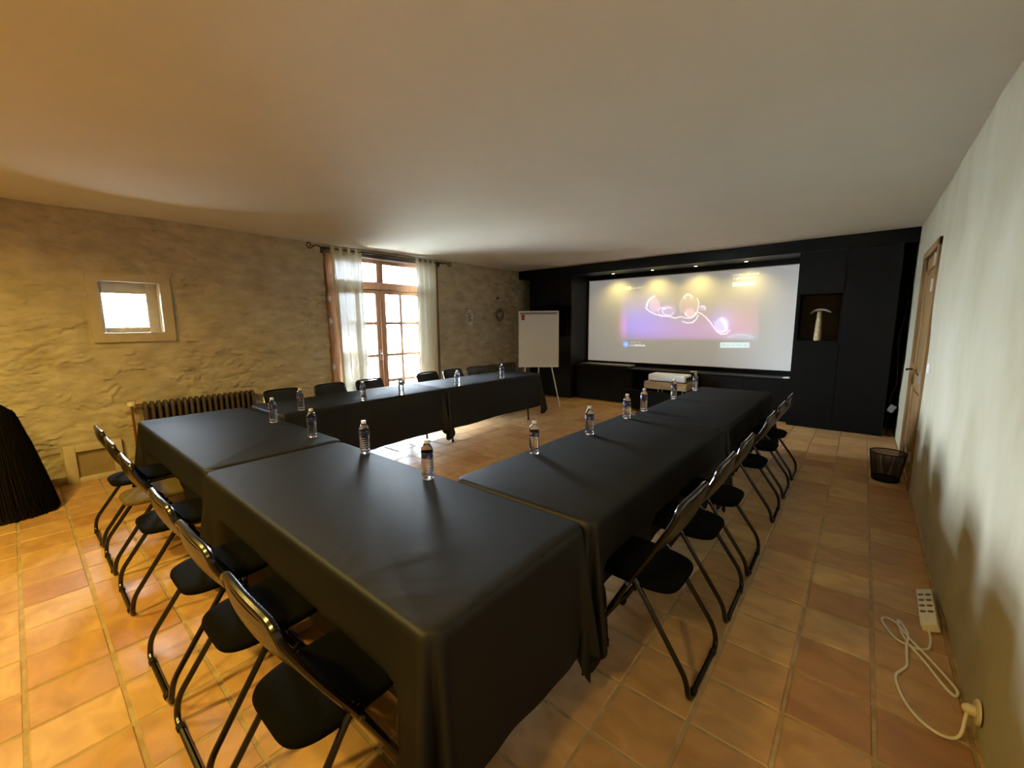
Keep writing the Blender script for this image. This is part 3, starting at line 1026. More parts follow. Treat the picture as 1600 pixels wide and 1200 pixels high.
def table(key, label, ins0=0.24, ins1=0.24):
    x0, x1, y0, y1 = TABLES[key]
    along_x = (x1 - x0) > (y1 - y0)
    cx, cy = (x0 + x1) / 2, (y0 + y1) / 2
    L, W = max(x1 - x0, y1 - y0) / 2 - 0.03, min(x1 - x0, y1 - y0) / 2 - 0.03
    t = thing('folding_table', label, 'table', (cx, cy, 0), 0 if along_x else math.pi / 2, 'folding tables under black cloths')
    MB().rbox(-L, L, -W, W, ZT - 0.047, ZT - 0.010, 0.01, 2).build('tabletop', mat('table_grey', (0.3, 0.3, 0.3), 0.6) if 'table_grey' not in bpy.data.materials else bpy.data.materials['table_grey'], t)
    for s, ins in ((-1, ins0), (1, ins1)):
        px = s * (L - ins)
        for q in (-1, 1):
            path = fillet([(px, q * 0.07, ZT - 0.05), (px, q * 0.10, 0.62), (px, q * (W - 0.05), 0.30), (px, q * (W - 0.03), 0.015)], 0.06)
            lg = MB().tube(path, 0.0125, 8).build('leg', M_glossblack, t)
            MB().tube([(px, q * (W - 0.03), 0.0), (px, q * (W - 0.03), 0.03)], 0.016, 8).build('foot_cap', M_rubber, lg)
        MB().tube([(px, -W * 0.62, 0.42), (px, W * 0.62, 0.42)], 0.009, 8).build('crossbar', M_glossblack, t)


DROP = 0.535


def cloth(key, label, dents=(), seed=0):
    """a cloth over one table; dents: (side, coordinate) of chairs pushed against it. sides: 0 y0, 1 x1, 2 y1, 3 x0"""
    x0, x1, y0, y1 = TABLES[key]
    rc = 0.06
    pts = []      # (base xy, normal xy, length factor, phi in corner or None, side, coordinate)
    sides = [((x0 + rc, y0), (x1 - rc, y0), (0, -1)), ((x1, y0 + rc), (x1, y1 - rc), (1, 0)), ((x1 - rc, y1), (x0 + rc, y1), (0, 1)), ((x0, y1 - rc), (x0, y0 + rc), (-1, 0))]
    corners = [((x1 - rc, y0 + rc), -90), ((x1 - rc, y1 - rc), 0), ((x0 + rc, y1 - rc), 90), ((x0 + rc, y0 + rc), 180)]
    NC = 26
    for s in range(4):
        (ax, ay), (bx, by), nv = sides[s]
        ln = math.hypot(bx - ax, by - ay)
        m = int(ln / 0.022)
        for k in range(m):
            f = k / m
            p = (ax + (bx - ax) * f, ay + (by - ay) * f)
            pts.append((p, nv, 1.0, None, s, p[0] if s % 2 == 0 else p[1]))
        (cx, cy), a0 = corners[s]
        for k in range(NC):
            f = k / NC
            a = math.radians(a0 + 90 * f)
            nv2 = (math.cos(a), math.sin(a))
            pts.append(((cx + rc * nv2[0], cy + rc * nv2[1]), nv2, None, f * 90, s, 0))
    levels = [(-1, 0), (-0.5, 0)] + [(k, 0) for k in range(0, 23)]
    rows = []
    rn = random.Random(seed)
    ph = [rn.uniform(0, 6.28) for _ in range(6)]
    for (lv, _) in levels:
        row = []
        for (bx, by), nv, lf, phi, s, co in pts:
            if lv == -1:
                row.append((bx - nv[0] * 0.014, by - nv[1] * 0.014, ZT))
                continue
            if lv == -0.5:
                row.append((bx - nv[0] * 0.004, by - nv[1] * 0.004, ZT - 0.004))
                continue
            t = lv / 22
            if phi is None:
                rip = 0.5 * math.sin(co * 7 + ph[s]) + 0.3 * math.sin(co * 15 + ph[4]) + 0.2 * math.sin(co * 29 + ph[5])
                r = 0.014 + t * (DROP - 0.014) + t * 0.008 * math.sin(co * 4 + ph[s])
                out = 0.004 + (0.012 + 0.012 * rip) * t ** 1.2
                z = ZT - r
                for ds, dc in dents:
                    if ds == s:
                        wdw = sstep(0.30, 0.235, abs(co - dc))
                        out -= 0.155 * wdw * sstep(0.54, 0.455, z)
                row.append((bx + nv[0] * out, by + nv[1] * out, z))
            else:
                a = math.radians(phi)
                lfac = min(1.34, 1 / max(math.cos(a), math.sin(a)))
                r = 0.014 + t * (DROP * lfac - 0.014)
                g = 0.30 * math.sin(2 * a) ** 1.2 - 0.30 * math.exp(-((phi - 45 - 5 * math.sin(ph[s])) / 13.0) ** 2)
                out = 0.004 + 0.012 * t + 0.80 * r * g * (0.75 + 0.5 * math.sin(ph[s] * 2 + 1) ** 2)
                z = max(0.010, ZT - r * (1 - 0.05 * math.sin(2 * a)))
                row.append((bx + nv[0] * out, by + nv[1] * out, z))
        rows.append(row)
    n = len(pts)
    mb = MB()
    V = [p for r in rows for p in r]
    F = [tuple(range(n))]
    for i in range(len(rows) - 1):
        for k in range(n):
            k2 = (k + 1) % n
            F.append((i * n + k, (i + 1) * n + k, (i + 1) * n + k2, i * n + k2))
    mb.add(V, F)
    o = mb.build('tablecloth', M_cloth, None, smooth=60, fix=True)
    tag(o, label, 'tablecloth', 'black tablecloths')
    return o


NEAR_X = [-4.20, -3.68, -3.10, -2.26, -1.76, -1.23]
RIGHT_Y = [1.81, 2.39, 2.91, 3.80, 4.37, 4.93]
LEFT_Y = [1.94, 2.51, 3.06, 4.06, 4.58, 5.10]
table('A', 'folding table under the nearest black cloth, bottom centre')
table('B', 'folding table under the black cloth beside the left radiator')
table('C', 'folding table in the right row, nearer the camera')
table('D', 'folding table in the right row, at the screen end')
table('E', 'folding table in the window row, nearer the radiator', 0.24, 0.24)
table('F', 'folding table in the window row, at the flip chart end', 0.10, 0.24)
cloth('A', 'black tablecloth on the nearest table, with a deep corner fold', [(0, x) for x in NEAR_X[3:]], 1)
cloth('B', 'black tablecloth on the corner table by the left radiator', [(0, x) for x in NEAR_X[:3]], 2)
cloth('C', 'black tablecloth on the near table of the right row', [(1, y) for y in RIGHT_Y[:3]], 3)
cloth('D', 'black tablecloth on the right-row table closest to the screen', [(1, y) for y in RIGHT_Y[3:]], 4)
cloth('E', 'black tablecloth on the window-side table nearer the radiator', [(3, y) for y in LEFT_Y[:3]], 5)
cloth('F', 'black tablecloth on the window-side table closest to the flip chart', [(3, y) for y in LEFT_Y[3:]], 6)

# ================================================================ folding chairs
def make_chair():
    """faces +Y, rear foot bar at y = 0"""
    t = thing('folding_chair', 'x', 'chair')
    side = [(0.49, 0.012), (0.39, 0.2), (0.272, 0.43), (0.19, 0.575), (0.128, 0.69), (0.092, 0.765), (0.083, 0.80)]
    hw = [0.205, 0.205, 0.205, 0.205, 0.20, 0.195, 0.19]
    left = [(-hw[k], y, z) for k, (y, z) in enumerate(side)]
    right = [(hw[k], y, z) for k, (y, z) in enumerate(side)][::-1]
    sp = smooth_path(left, 4)
    top = [(-0.188, 0.082, 0.803), (-0.165, 0.080, 0.818), (-0.12, 0.078, 0.824), (0.0, 0.074, 0.826), (0.12, 0.078, 0.824), (0.165, 0.080, 0.818), (0.188, 0.082, 0.803)]
    sp2 = [(-p[0], p[1], p[2]) for p in sp][::-1]
    MB().tube([tuple(p) for p in sp[:-1]] + smooth_path(top, 3) + sp2[1:], 0.0125, 10).build('back_frame', M_glossblack, t)
    # rear legs: one bent tube with a bar on the floor
    rl = fillet([(-0.185, 0.275, 0.462), (-0.187, 0.235, 0.42), (-0.198, 0.012, 0.10), (-0.200, 0.0, 0.013), (0.200, 0.0, 0.013), (0.198, 0.012, 0.10), (0.187, 0.235, 0.42), (0.185, 0.275, 0.462)], 0.055, 6)
    MB().tube(rl, 0.0115, 10).build('rear_leg_frame', M_glossblack, t)
    for s in (-1, 1):
        MB().tube([(s * 0.155, 0, 0.013), (s * 0.125, 0, 0.013)], 0.0145, 8).build('foot_sleeve', M_rubber, t)
        MB().tube([(s * 0.205, 0.4915, 0.0), (s * 0.205, 0.478, 0.03)], 0.0155, 8).build('foot_cap', M_rubber, t)
        MB().tube([(s * 0.178, 0.272, 0.43), (s * 0.222, 0.272, 0.43)], 0.008, 8).build('pivot_bolt', M_steel, t)
    MB().tube([(-0.205, 0.42, 0.145), (0.205, 0.42, 0.145)], 0.008, 8).build('crossbar', M_glossblack, t)
    # padded seat, rounded at the rear, a little wider in front
    out = []
    for k in range(48):
        a = 2 * math.pi * k / 48
        c_, s_ = math.cos(a), math.sin(a)
        ex = 0.42
        px = math.copysign(abs(c_) ** ex, c_)
        py = math.copysign(abs(s_) ** ex, s_)
        wdt = 0.178 + 0.012 * (py * 0.5 + 0.5)
        if py < 0:
            wdt *= 1 - 0.10 * py * py
        out.append((px * wdt, 0.278 + py * 0.188))
    mb = MB()
    prof = [(0.90, -0.014), (0.985, -0.011), (1.0, -0.002), (0.985, 0.008), (0.93, 0.015), (0.75, 0.020), (0.45, 0.022), (0.15, 0.0225)]
    V, F = [], []
    for f, z in prof:
        for (x, y) in out:
            V.append((x * f, 0.278 + (y - 0.278) * f, 0.425 + z + (y - 0.278) * 0.03))
    nn = len(out)
    for i in range(len(prof) - 1):
        for k in range(nn):
            k2 = (k + 1) % nn
            F.append((i * nn + k, i * nn + k2, (i + 1) * nn + k2, (i + 1) * nn + k))
    F.append(tuple(range(nn - 1, -1, -1)))
    F.append(tuple((len(prof) - 1) * nn + k for k in range(nn)))
    seat = mb.add(V, F).build('seat', M_pad, t, smooth=50)
    # backrest: curved padded panel, glossy behind
    def back_sheet(off, inset, bul):
        rws = []
        for i in range(13):
            v = i / 12
            z = 0.575 + 0.236 * v
            yb = np.interp(z, [0.43, 0.575, 0.69, 0.765, 0.80, 0.82], [0.272, 0.19, 0.128, 0.092, 0.083, 0.078])
            rw_ = []
            for k in range(17):
                s = k / 16 * 2 - 1
                hwid = 0.188 - inset
                # rounded corners of the panel
                e_ = max(0.0, (abs(v - 0.5) * 2 - 0.62) / 0.38)
                hwid *= 1 - 0.16 * e_ ** 2.5
                bulge = bul * (1 - s ** 4) * (1 - (2 * v - 1) ** 4)
                cur = -0.022 * (1 - s * s) * (0.4 + 0.6 * math.sin(math.pi * min(1, max(0, v))))
                rw_.append((s * hwid, yb + off + cur + bulge, z))
            rws.append(rw_)
        return rws
    A, B = back_sheet(0.006, 0.0, 0.012), back_sheet(-0.008, 0.0, -0.006)
    mb = MB()
    mb.grid(A).grid([r[::-1] for r in B])
    # rim between the two sheets
    def rim(R):
        return R[0] + [r[-1] for r in R[1:]] + R[-1][::-1][1:] + [r[0] for r in R[::-1][1:-1]]
    ra, rb = rim(A), rim(B)
    m_ = len(ra)
    mb.add(ra + rb, [(k, (k + 1) % m_, m_ + (k + 1) % m_, m_ + k) for k in range(m_)])
    bo = mb.build('backrest', mat('black_vinyl', (0.006, 0.0052, 0.005), 0.3, spec=0.35, coat=0.1), t, smooth=50)
    return t


proto = make_chair()
FIRST = [True]


def place_chair(loc, rz, label, group, olive=False):
    o = proto if FIRST[0] else copy_tree(proto)
    FIRST[0] = False
    o.location = loc
    o.rotation_euler = (0, 0, rz)
    tag(o, label, 'chair', group)
    if olive:
        for ch in o.children:
            if ch.name.startswith('seat') and 'rail' not in ch.name:
                ch.data = ch.data.copy()
                ch.data.materials[0] = M_pad_olive
                ch['label'] = 'olive-brown seat pad'
    return o


ORD = ['first', 'second', 'third', 'fourth', 'fifth', 'sixth']
near_lab = ['black folding chair at the front row, closest to the stone wall', 'black folding chair with an olive seat at the front row',
            'black folding chair at the front row, just right of the olive-seated one', 'black folding chair at the front row, third from the camera',
            'black folding chair at the front row, second from the camera', 'black folding chair at the bottom of the picture, nearest the camera']
for k, x in enumerate(NEAR_X):
    place_chair((x, 0.25, 0), random.uniform(-0.02, 0.02), near_lab[k], 'folding chairs along the front tables', olive=(k == 1))
for k, y in enumerate(RIGHT_Y):
    place_chair((-0.42, y, 0), math.pi / 2 + random.uniform(-0.02, 0.02), 'black folding chair at the right-hand row, %s from the camera' % ORD[k], 'folding chairs along the right row')
for k, y in enumerate(LEFT_Y):
    place_chair((-5.20, y, 0), -math.pi / 2 + random.uniform(-0.02, 0.02), 'black folding chair on the window side, %s from the left radiator' % ORD[k], 'folding chairs along the window row')

# ================================================================ water bottles
def bottle_mats():
    g = bpy.data.materials.new('clear_water_bottle')
    g.use_nodes = True
    b = bsdf(g)
    b.inputs['Base Color'].default_value = (0.99, 0.995, 1, 1)
    b.inputs['Transmission Weight'].default_value = 1.0
    b.inputs['Roughness'].default_value = 0.02
    b.inputs['IOR'].default_value = 1.36
    c = mat('clear_cap', (0.86, 0.88, 0.90), 0.25)
    bsdf(c).inputs['Transmission Weight'].default_value = 0.25
    # printed paper sleeve
    l = mat('bottle_label', rough=0.4)
    tc_ = nd(l, 'ShaderNodeTexCoord')
    sp = nd(l, 'ShaderNodeSeparateXYZ')
    lk(l, tc_.outputs['Object'], sp.inputs[0])
    at = nd(l, 'ShaderNodeMath', operation='ARCTAN2')
    lk(l, sp.outputs['Y'], at.inputs[0])
    lk(l, sp.outputs['X'], at.inputs[1])
    cb_ = nd(l, 'ShaderNodeCombineXYZ')
    lk(l, at.outputs[0], cb_.inputs['X'])
    ms = nd(l, 'ShaderNodeMath', operation='MULTIPLY')
    ms.inputs[1].default_value = 32.0
    lk(l, sp.outputs['Z'], ms.inputs[0])
    lk(l, ms.outputs[0], cb_.inputs['Y'])
    vor = nd(l, 'ShaderNodeTexVoronoi', voronoi_dimensions='2D')
    vor.inputs['Scale'].default_value = 0.75
    lk(l, cb_.outputs[0], vor.inputs['Vector'])
    rp = nd(l, 'ShaderNodeValToRGB')
    rp.color_ramp.interpolation = 'CONSTANT'
    rp.color_ramp.elements[0].color = (0.62, 0.36, 0.22, 1)
    rp.color_ramp.elements[1].position = 0.13
    rp.color_ramp.elements[1].color = (0.022, 0.024, 0.11, 1)
    e_ = rp.color_ramp.elements.new(0.62)
    e_.color = (0.10, 0.11, 0.30, 1)
    e_ = rp.color_ramp.elements.new(0.72)
    e_.color = (0.45, 0.47, 0.60, 1)
    e_ = rp.color_ramp.elements.new(0.78)
    e_.color = (0.025, 0.026, 0.12, 1)
    lk(l, vor.outputs['Distance'], rp.inputs[0])
    lk(l, rp.outputs[0], bsdf(l).inputs['Base Color'])
    return g, c, l


M_bottle, M_cap, M_label = bottle_mats()


def make_bottle():
    t = thing('water_bottle', 'x', 'bottle')
    R = 0.0315
    pr = [(0.010, 0.004), (0.024, 0.0), (0.029, 0.003), (R, 0.012), (R, 0.022)]
    z = 0.026
    for k in range(6):
        pr += [(R - 0.0030, z), (R - 0.0004, z + 0.0045), (R - 0.0004, z + 0.009)]
        z += 0.0135
    pr += [(R - 0.002, 0.112), (R - 0.0008, 0.116), (R - 0.0008, 0.146), (R, 0.150), (R - 0.001, 0.158), (0.028, 0.168), (0.0225, 0.179), (0.0165, 0.187), (0.0125, 0.192), (0.0125, 0.194)]
    MB().lathe(pr, 28).build('body', M_bottle, t, smooth=60)
    MB().lathe([(0.0155, 0.1935), (0.0158, 0.1945), (0.0155, 0.197), (0.0145, 0.1975), (0.0145, 0.209), (0.0135, 0.211), (0.003, 0.211)], 20).build('cap', M_cap, t)
    MB().lathe([(R - 0.0004, 0.116), (R, 0.117), (R, 0.145), (R - 0.0004, 0.146)], 28, cap=False).build('label_sleeve', M_label, t, smooth=60)
    return t


bp = make_bottle()
BOT = [((-3.74, 1.335), 'water bottle on the corner table by the left radiator, leftmost of the front row'),
       ((-3.008, 1.325), 'water bottle on the front row beside the seam between the two cloths'),
       ((-2.356, 1.356), 'water bottle on the front cloth, left of the nearest bottle'),
       ((-1.691, 1.322), 'largest water bottle, nearest the camera on the front cloth'),
       ((-1.510, 2.010), 'water bottle on the right row, nearest the camera there'),
       ((-1.469, 2.624), 'water bottle on the right row, second from the camera'),
       ((-1.481, 3.275), 'water bottle on the right row just before the cloth seam'),
       ((-1.490, 3.655), 'water bottle on the right row just beyond the cloth seam'),
       ((-1.490, 4.448), 'water bottle on the right row in front of the wooden box'),
       ((-1.485, 5.167), 'water bottle on the right row closest to the screen'),
       ((-4.085, 1.71), 'water bottle on the window row closest to the radiator'),
       ((-4.072, 2.358), 'water bottle on the window row in front of the left curtain'),
       ((-4.062, 2.836), 'water bottle on the window row before the bright glass'),
       ((-4.062, 3.717), 'water bottle on the window row just beyond the cloth seam'),
       ((-4.11, 4.662), 'water bottle on the window row closest to the flip chart')]
for k, ((x, y), lab) in enumerate(BOT):
    o = bp if k == 0 else copy_tree(bp)
    o.location = (x, y, ZT + 0.001)
    o.rotation_euler = (0, 0, random.uniform(0, 6.28))
    tag(o, lab, 'bottle', 'water bottles on the tables')

# ================================================================ curtains and rod
def curtain(y0, y1, label, seed, spread):
    t = thing('curtain', label, 'curtain', (0, 0, 0), 0, 'sheer curtains at the french window')
    rn = random.Random(seed)
    nf = 4.0
    rows = []
    for i in range(50):
        v = i / 49
        z = 2.672 - v * 2.65
        row = []
        for k in range(91):
            s = k / 90
            yy = y0 + (y1 - y0) * s + spread[0] * v * (1 - s) + spread[1] * v * s
            yy += 0.010 * v * math.sin(s * 21 + seed) + 0.01 * v * math.sin(v * 5 + s * 9)
            am = 0.042 * (1 - 0.25 * v)
            xx = -5.885 + am * math.sin(2 * math.pi * nf * s + 0.5 * v * math.sin(seed + s * 5)) + 0.012 * v * math.sin(s * 33 + 2 * v)
            row.append((xx, yy, z))
        rows.append(row)
    MB().grid(rows).build('panel', M_curtain, t, smooth=80, fix=False)
    for k in range(int(nf * 2)):
        s = (k + 0.25 * 0 + 0.0) / (nf * 2) + 0.0
        y = y0 + (y1 - y0) * (s + 0.0)
        if y <= y0 + 0.005:
            continue
        MB().tube(arc((-5.885, y, 2.635), 0.026, 0, 345, 16, 'xz'), 0.006, 6, closed=True).build('eyelet', M_brass, t)


curtain(3.03, 3.515, 'wide sheer cream curtain on the left of the french window', 1, (0.07, 0.02))
curtain(4.51, 4.95, 'narrow sheer cream curtain on the right of the french window', 4, (0.05, -0.04))
rod = thing('curtain_rod', 'wrought iron curtain rod with scrolled ends', 'curtain rod')
MB().tube([(-5.885, 2.90, 2.636), (-5.885, 5.12, 2.640)], 0.009, 10).build('bar', M_iron, rod)
for s, ye in ((-1, 2.90), (1, 5.12)):
    sc = [(-5.885, ye, 2.637), (-5.885, ye + s * 0.06, 2.655), (-5.885, ye + s * 0.11, 2.635)]
    cyy = ye + s * 0.158
    for k in range(15):
        a = math.pi * (1.0 - k * 0.19)
        r = 0.048 - 0.0026 * k
        sc.append((-5.885, cyy - s * r * math.cos(math.pi - a) * 1.0, 2.645 - r * math.sin(a) * 1.0))
    MB().tube(smooth_path(sc, 3), 0.007, 8).build('scroll', M_iron, rod)
for y in (2.965, 5.035):
    MB().tube(fillet([(-6.0, y, 2.62), (-5.885, y, 2.62), (-5.885, y, 2.64)], 0.01), 0.008, 8).rbox(-6.0, -5.985, y - 0.02, y + 0.02, 2.58, 2.66, 0.003).build('bracket', M_iron, rod)

# ================================================================ wall plates, radiators, stone recess
M_plate = noisy(mat('glazed_plate', rough=0.35, spec=0.4), (0.50, 0.47, 0.40), (0.72, 0.69, 0.60), 16)
M_plate2 = noisy(mat('dark_plate', rough=0.4, spec=0.4), (0.12, 0.10, 0.07), (0.25, 0.21, 0.15), 18)


def wall_plate(loc, ry, rz_, m, m2, label):
    t = thing('wall_plate', label, 'wall plate', loc)
    mb = MB().lathe([(0.3, 0.0), (0.8, 0.004), (0.97, 0.016), (1.0, 0.024), (0.94, 0.024), (0.80, 0.012), (0.55, 0.008), (0.01, 0.008)], 28)
    S = Matrix(((0, 0, 1, 0), (ry, 0, 0, 0), (0, rz_, 0, 0), (0, 0, 0, 1)))
    mb.v = [tuple(S @ Vector(p)) for p in mb.v]
    mb.build('dish', m, t)
    de = MB()
    for k in range(5):
        a = k * 1.257 + 0.4
        de.tube(smooth_path([(0.011, 0.1 * ry * math.cos(a), 0.1 * rz_ * math.sin(a)), (0.013, 0.35 * ry * math.cos(a + 0.3), 0.35 * rz_ * math.sin(a + 0.3)), (0.012, 0.52 * ry * math.cos(a), 0.52 * rz_ * math.sin(a))], 3), 0.008, 6)
    de.build('decoration', m2, t)
    return t


wall_plate((XL + 0.018, 5.83, 1.68), 0.10, 0.17, M_plate, M_plate2, 'pale oval plate hung on the stone wall right of the window')
wall_plate((XL + 0.018, 6.72, 1.75), 0.135, 0.135, M_plate2, M_plate, 'round brownish plate hung on the stone wall near the corner')
hk = thing('wall_hook', 'small iron hook on the stone wall above the round plate', 'hook', (XL, 6.69, 2.10))
MB().rbox(0, 0.012, -0.03, 0.03, -0.015, 0.015, 0.004).build('backplate', M_iron, hk)
MB().tube(fillet([(0.005, 0, 0), (0.05, 0, -0.01), (0.055, 0, 0.03)], 0.015), 0.006).build('arm', M_iron, hk)


def radiator(y0, y1, ztop, n, label, valve):
    t = thing('radiator', label, 'radiator', (-5.90, 0, 0), 0, 'cast iron radiators')
    pitch = (y1 - y0) / n
    zb = 0.10
    mb = MB()
    loop = fillet([(0.045, 0, 0.4), (0.045, 0, ztop - 0.021), (-0.045, 0, ztop - 0.021), (-0.045, 0, zb + 0.02), (0.045, 0, zb + 0.02), (0.045, 0, 0.4)], 0.04, 5)
    mb.tube(loop[:-1], 0.0185, 8, closed=True)
    mb.tube([(0, -pitch / 2, ztop - 0.06), (0, pitch / 2, ztop - 0.06)], 0.024, 8).tube([(0, -pitch / 2, zb + 0.07), (0, pitch / 2, zb + 0.07)], 0.024, 8)
    mb.tube([(0, 0, zb + 0.02), (0, 0, ztop - 0.02)], 0.016, 6)
    me_ = mb.mesh('section', M_radiator, 50)
    for k in range(n):
        o_ = bpy.data.objects.new('section', me_)
        COL.objects.link(o_)
        o_.parent = t
        o_.location = (0, y0 + pitch * (k + 0.5), 0)
    for y in (y0 + pitch * 1.5, y1 - pitch * 1.5):
        MB().rbox(-0.05, 0.05, y - 0.012, y + 0.012, 0, zb + 0.02, 0.004).build('foot', M_radiator, t)
    if valve:
        MB().tube([(0, y0, ztop - 0.03), (0, y0 - 0.08, ztop - 0.03)], 0.012, 8).build('valve_body', M_copper, t)
        vh = MB().lathe([(0.018, -0.03), (0.034, -0.02), (0.036, 0.005), (0.03, 0.022), (0.01, 0.026)], 16)
        vh.build('valve_head', mat('ivory_plastic', (0.80, 0.74, 0.60), 0.4), t).location = (0, y0 - 0.08, ztop - 0.015)
        MB().tube([(0, y0 - 0.08, ztop - 0.04), (0.0, y0 - 0.078, 0.0)], 0.011, 8).build('pipe', M_copper, t)
    return t


radiator(0.815, 1.91, 0.76, 19, 'brown cast iron radiator with a white valve, behind the corner table', True)
radiator(5.98, 7.10, 0.725, 19, 'dark cast iron radiator in the far corner behind the flip chart', False)

nr = thing('stone_recess', 'dressed stone frame of a small blind recess at floor level', 'stone frame', (XL, 0, 0))
y0_, y1_ = 0.195, 0.625
zt_ = 0.385
MB().rbox(0.0, 0.062, y0_, y0_ + 0.085, 0, zt_, 0.006).build('jamb', M_surround, nr)
MB().rbox(0.0, 0.062, y1_ - 0.075, y1_, 0, zt_, 0.006).build('jamb', M_surround, nr)
MB().rbox(0.0, 0.06, y0_ + 0.085, y1_ - 0.075, 0.315, zt_, 0.006).build('lintel', M_surround, nr)
MB().rbox(0.0, 0.06, y0_ + 0.085, y1_ - 0.075, 0, 0.05, 0.006).build('sill', M_surround, nr)
MB().box(0.0, 0.022, y0_ + 0.085, y1_ - 0.075, 0.05, 0.315).build('infill', noisy(mat('recess_render', rough=0.9), (0.27, 0.20, 0.10), (0.36, 0.27, 0.145), 6, bump=0.2, bscale=20), nr, smooth=0)

# ================================================================ flip chart
fc = thing('flip_chart', 'white flip chart easel standing before the far corner', 'flip chart', (-4.712, 6.411, 0), 0, None)
ang = math.atan2(0 - 6.411, 0 + 4.712) + math.pi / 2    # local -Y faces the camera
fc.rotation_euler = (0, 0, ang)
M_wb = mat('whiteboard_enamel', (0.80, 0.815, 0.83), 0.35)
M_al = mat('white_lacquer_frame', (0.80, 0.81, 0.82), 0.4)
tilt = Matrix.Translation((0, 0, 0.735)) @ Matrix.Rotation(math.radians(-4), 4, 'X')
W2, HB = 0.382, 1.068
MB().rbox(-W2, W2, 0.0, 0.016, 0, HB, 0.012, 3, tilt).build('board', M_wb, fc)
bf = MB()
for a, b_, c, d in ((-W2, -W2 + 0.014, 0, HB), (W2 - 0.014, W2, 0, HB), (-W2, W2, 0, 0.014), (-W2, W2, HB - 0.014, HB)):
    bf.rbox(a, b_, -0.006, 0.02, c, d, 0.004, 2, tilt)
bf.build('frame', M_al, fc)
MB().rbox(-W2 + 0.03, W2 - 0.03, -0.022, 0.0, HB - 0.065, HB - 0.03, 0.006, 2, tilt).build('clamp_bar', mat('clamp_grey', (0.30, 0.30, 0.30), 0.4, 0.3), fc)
for (a, b_) in (((-0.24, 0.03, 0.78), (-0.40, -0.18, 0.0)), ((0.24, 0.03, 0.78), (0.40, -0.18, 0.0)), ((0.0, 0.05, 1.15), (0.0, 0.55, 0.0))):
    MB().tube([a, b_], 0.012, 8).tube([Vector(b_) + Vector((0, 0, 0.0)), Vector(b_) * 0.97 + Vector(a) * 0.03], 0.015, 8).build('leg', M_al, fc)
MB().tube([(0, 0.05, 0.735), (0, 0.05, 1.16)], 0.012, 8).build('mast', M_al, fc)
red = thing('red_eraser', 'small red eraser stuck at the top left of the flip chart', 'eraser', fc.location, ang)
MB().rbox(-0.325, -0.265, -0.03, -0.008, 0.895, 0.995, 0.006, 2, tilt).build('grip', mat('red_plastic', (0.45, 0.035, 0.02), 0.45), red)
MB().rbox(-0.322, -0.268, -0.010, -0.001, 0.898, 0.992, 0.002, 1, tilt).build('felt', M_rubber, red)

# ================================================================ waste bin
bn = thing('waste_bin', 'round black wire-mesh waste bin beside the oak door', 'bin', (0.285, 5.37, 0))
r0, r1, hz = 0.105, 0.138, 0.285
mw = MB()
NW = 96
for k in range(NW):
    a = 2 * math.pi * k / NW
    mw.tube([(r0 * math.cos(a), r0 * math.sin(a), 0.02), (r1 * math.cos(a), r1 * math.sin(a), hz)], 0.0014, 3, cap=False)
for j in range(46):
    z = 0.02 + (hz - 0.02) * j / 45
    r = r0 + (r1 - r0) * j / 45
    mw.tube([(r * math.cos(2 * math.pi * k / 40), r * math.sin(2 * math.pi * k / 40), z) for k in range(40)], 0.0014, 3, closed=True)
mw.build('wire_mesh', M_rubber, bn, smooth=0, fix=False)
MB().tube([(r1 * math.cos(2 * math.pi * k / 40), r1 * math.sin(2 * math.pi * k / 40), hz) for k in range(40)], 0.005, 8, closed=True).build('rim', M_rubber, bn)
MB().lathe([(0.09, 0.0), (r0 + 0.002, 0.002), (r0 + 0.004, 0.03), (r0, 0.03), (r0 - 0.002, 0.006), (0.01, 0.006)], 40).build('base', M_rubber, bn)

# ================================================================ power strip, cable, socket
ps = thing('power_strip', 'white power strip on the floor against the plaster wall', 'power strip', (0.392, 2.79, 0.0), math.radians(-1.5))
tl = Matrix.Translation((0, 0, 0.004)) @ Matrix.Rotation(math.radians(-24), 4, 'Y')
MB().rbox(-0.034, 0.034, 0, 0.375, 0, 0.042, 0.005, 2, tl).build('housing', M_white, ps)
M_sock = mat('socket_dark', (0.14, 0.12, 0.10), 0.6)
for k in range(4):
    for s in (-1, 1):
        mb = MB().lathe([(0.0115, 0.0), (0.0135, 0.0012), (0.0115, 0.002), (0.002, -0.004 + 0.005)], 14)
        mb.v = [tuple(tl @ (Vector(p) + Vector((s * 0.0155, 0.125 + 0.06 * k, 0.0415)))) for p in mb.v]
        mb.build('socket', M_sock, ps)
MB().rbox(-0.01, 0.01, 0.05, 0.075, 0.040, 0.047, 0.002, 1, tl).build('switch', M_white, ps)
CAB = [(0.380, 2.80), (0.378, 2.71), (0.365, 2.63), (0.335, 2.60), (0.30, 2.595), (0.25, 2.62), (0.215, 2.69), (0.200, 2.755), (0.222, 2.785), (0.26, 2.74), (0.30, 2.645), (0.335, 2.58), (0.385, 2.48), (0.425, 2.385),
       (0.428, 2.36), (0.415, 2.345), (0.385, 2.40), (0.345, 2.505), (0.30, 2.60), (0.275, 2.68), (0.262, 2.77), (0.275, 2.765), (0.295, 2.68), (0.285, 2.585), (0.282, 2.495), (0.278, 2.43), (0.255, 2.375), (0.238, 2.335), (0.238, 2.27),
       (0.262, 2.17), (0.30, 2.105), (0.345, 2.075), (0.385, 2.085)]
cpts = [(x, y, 0.0065 + (0.009 if 9 <= k <= 13 or 20 <= k <= 23 else 0)) for k, (x, y) in enumerate(CAB)] + [(0.405, 2.10, 0.03), (0.412, 2.118, 0.075), (0.415, 2.125, 0.105)]
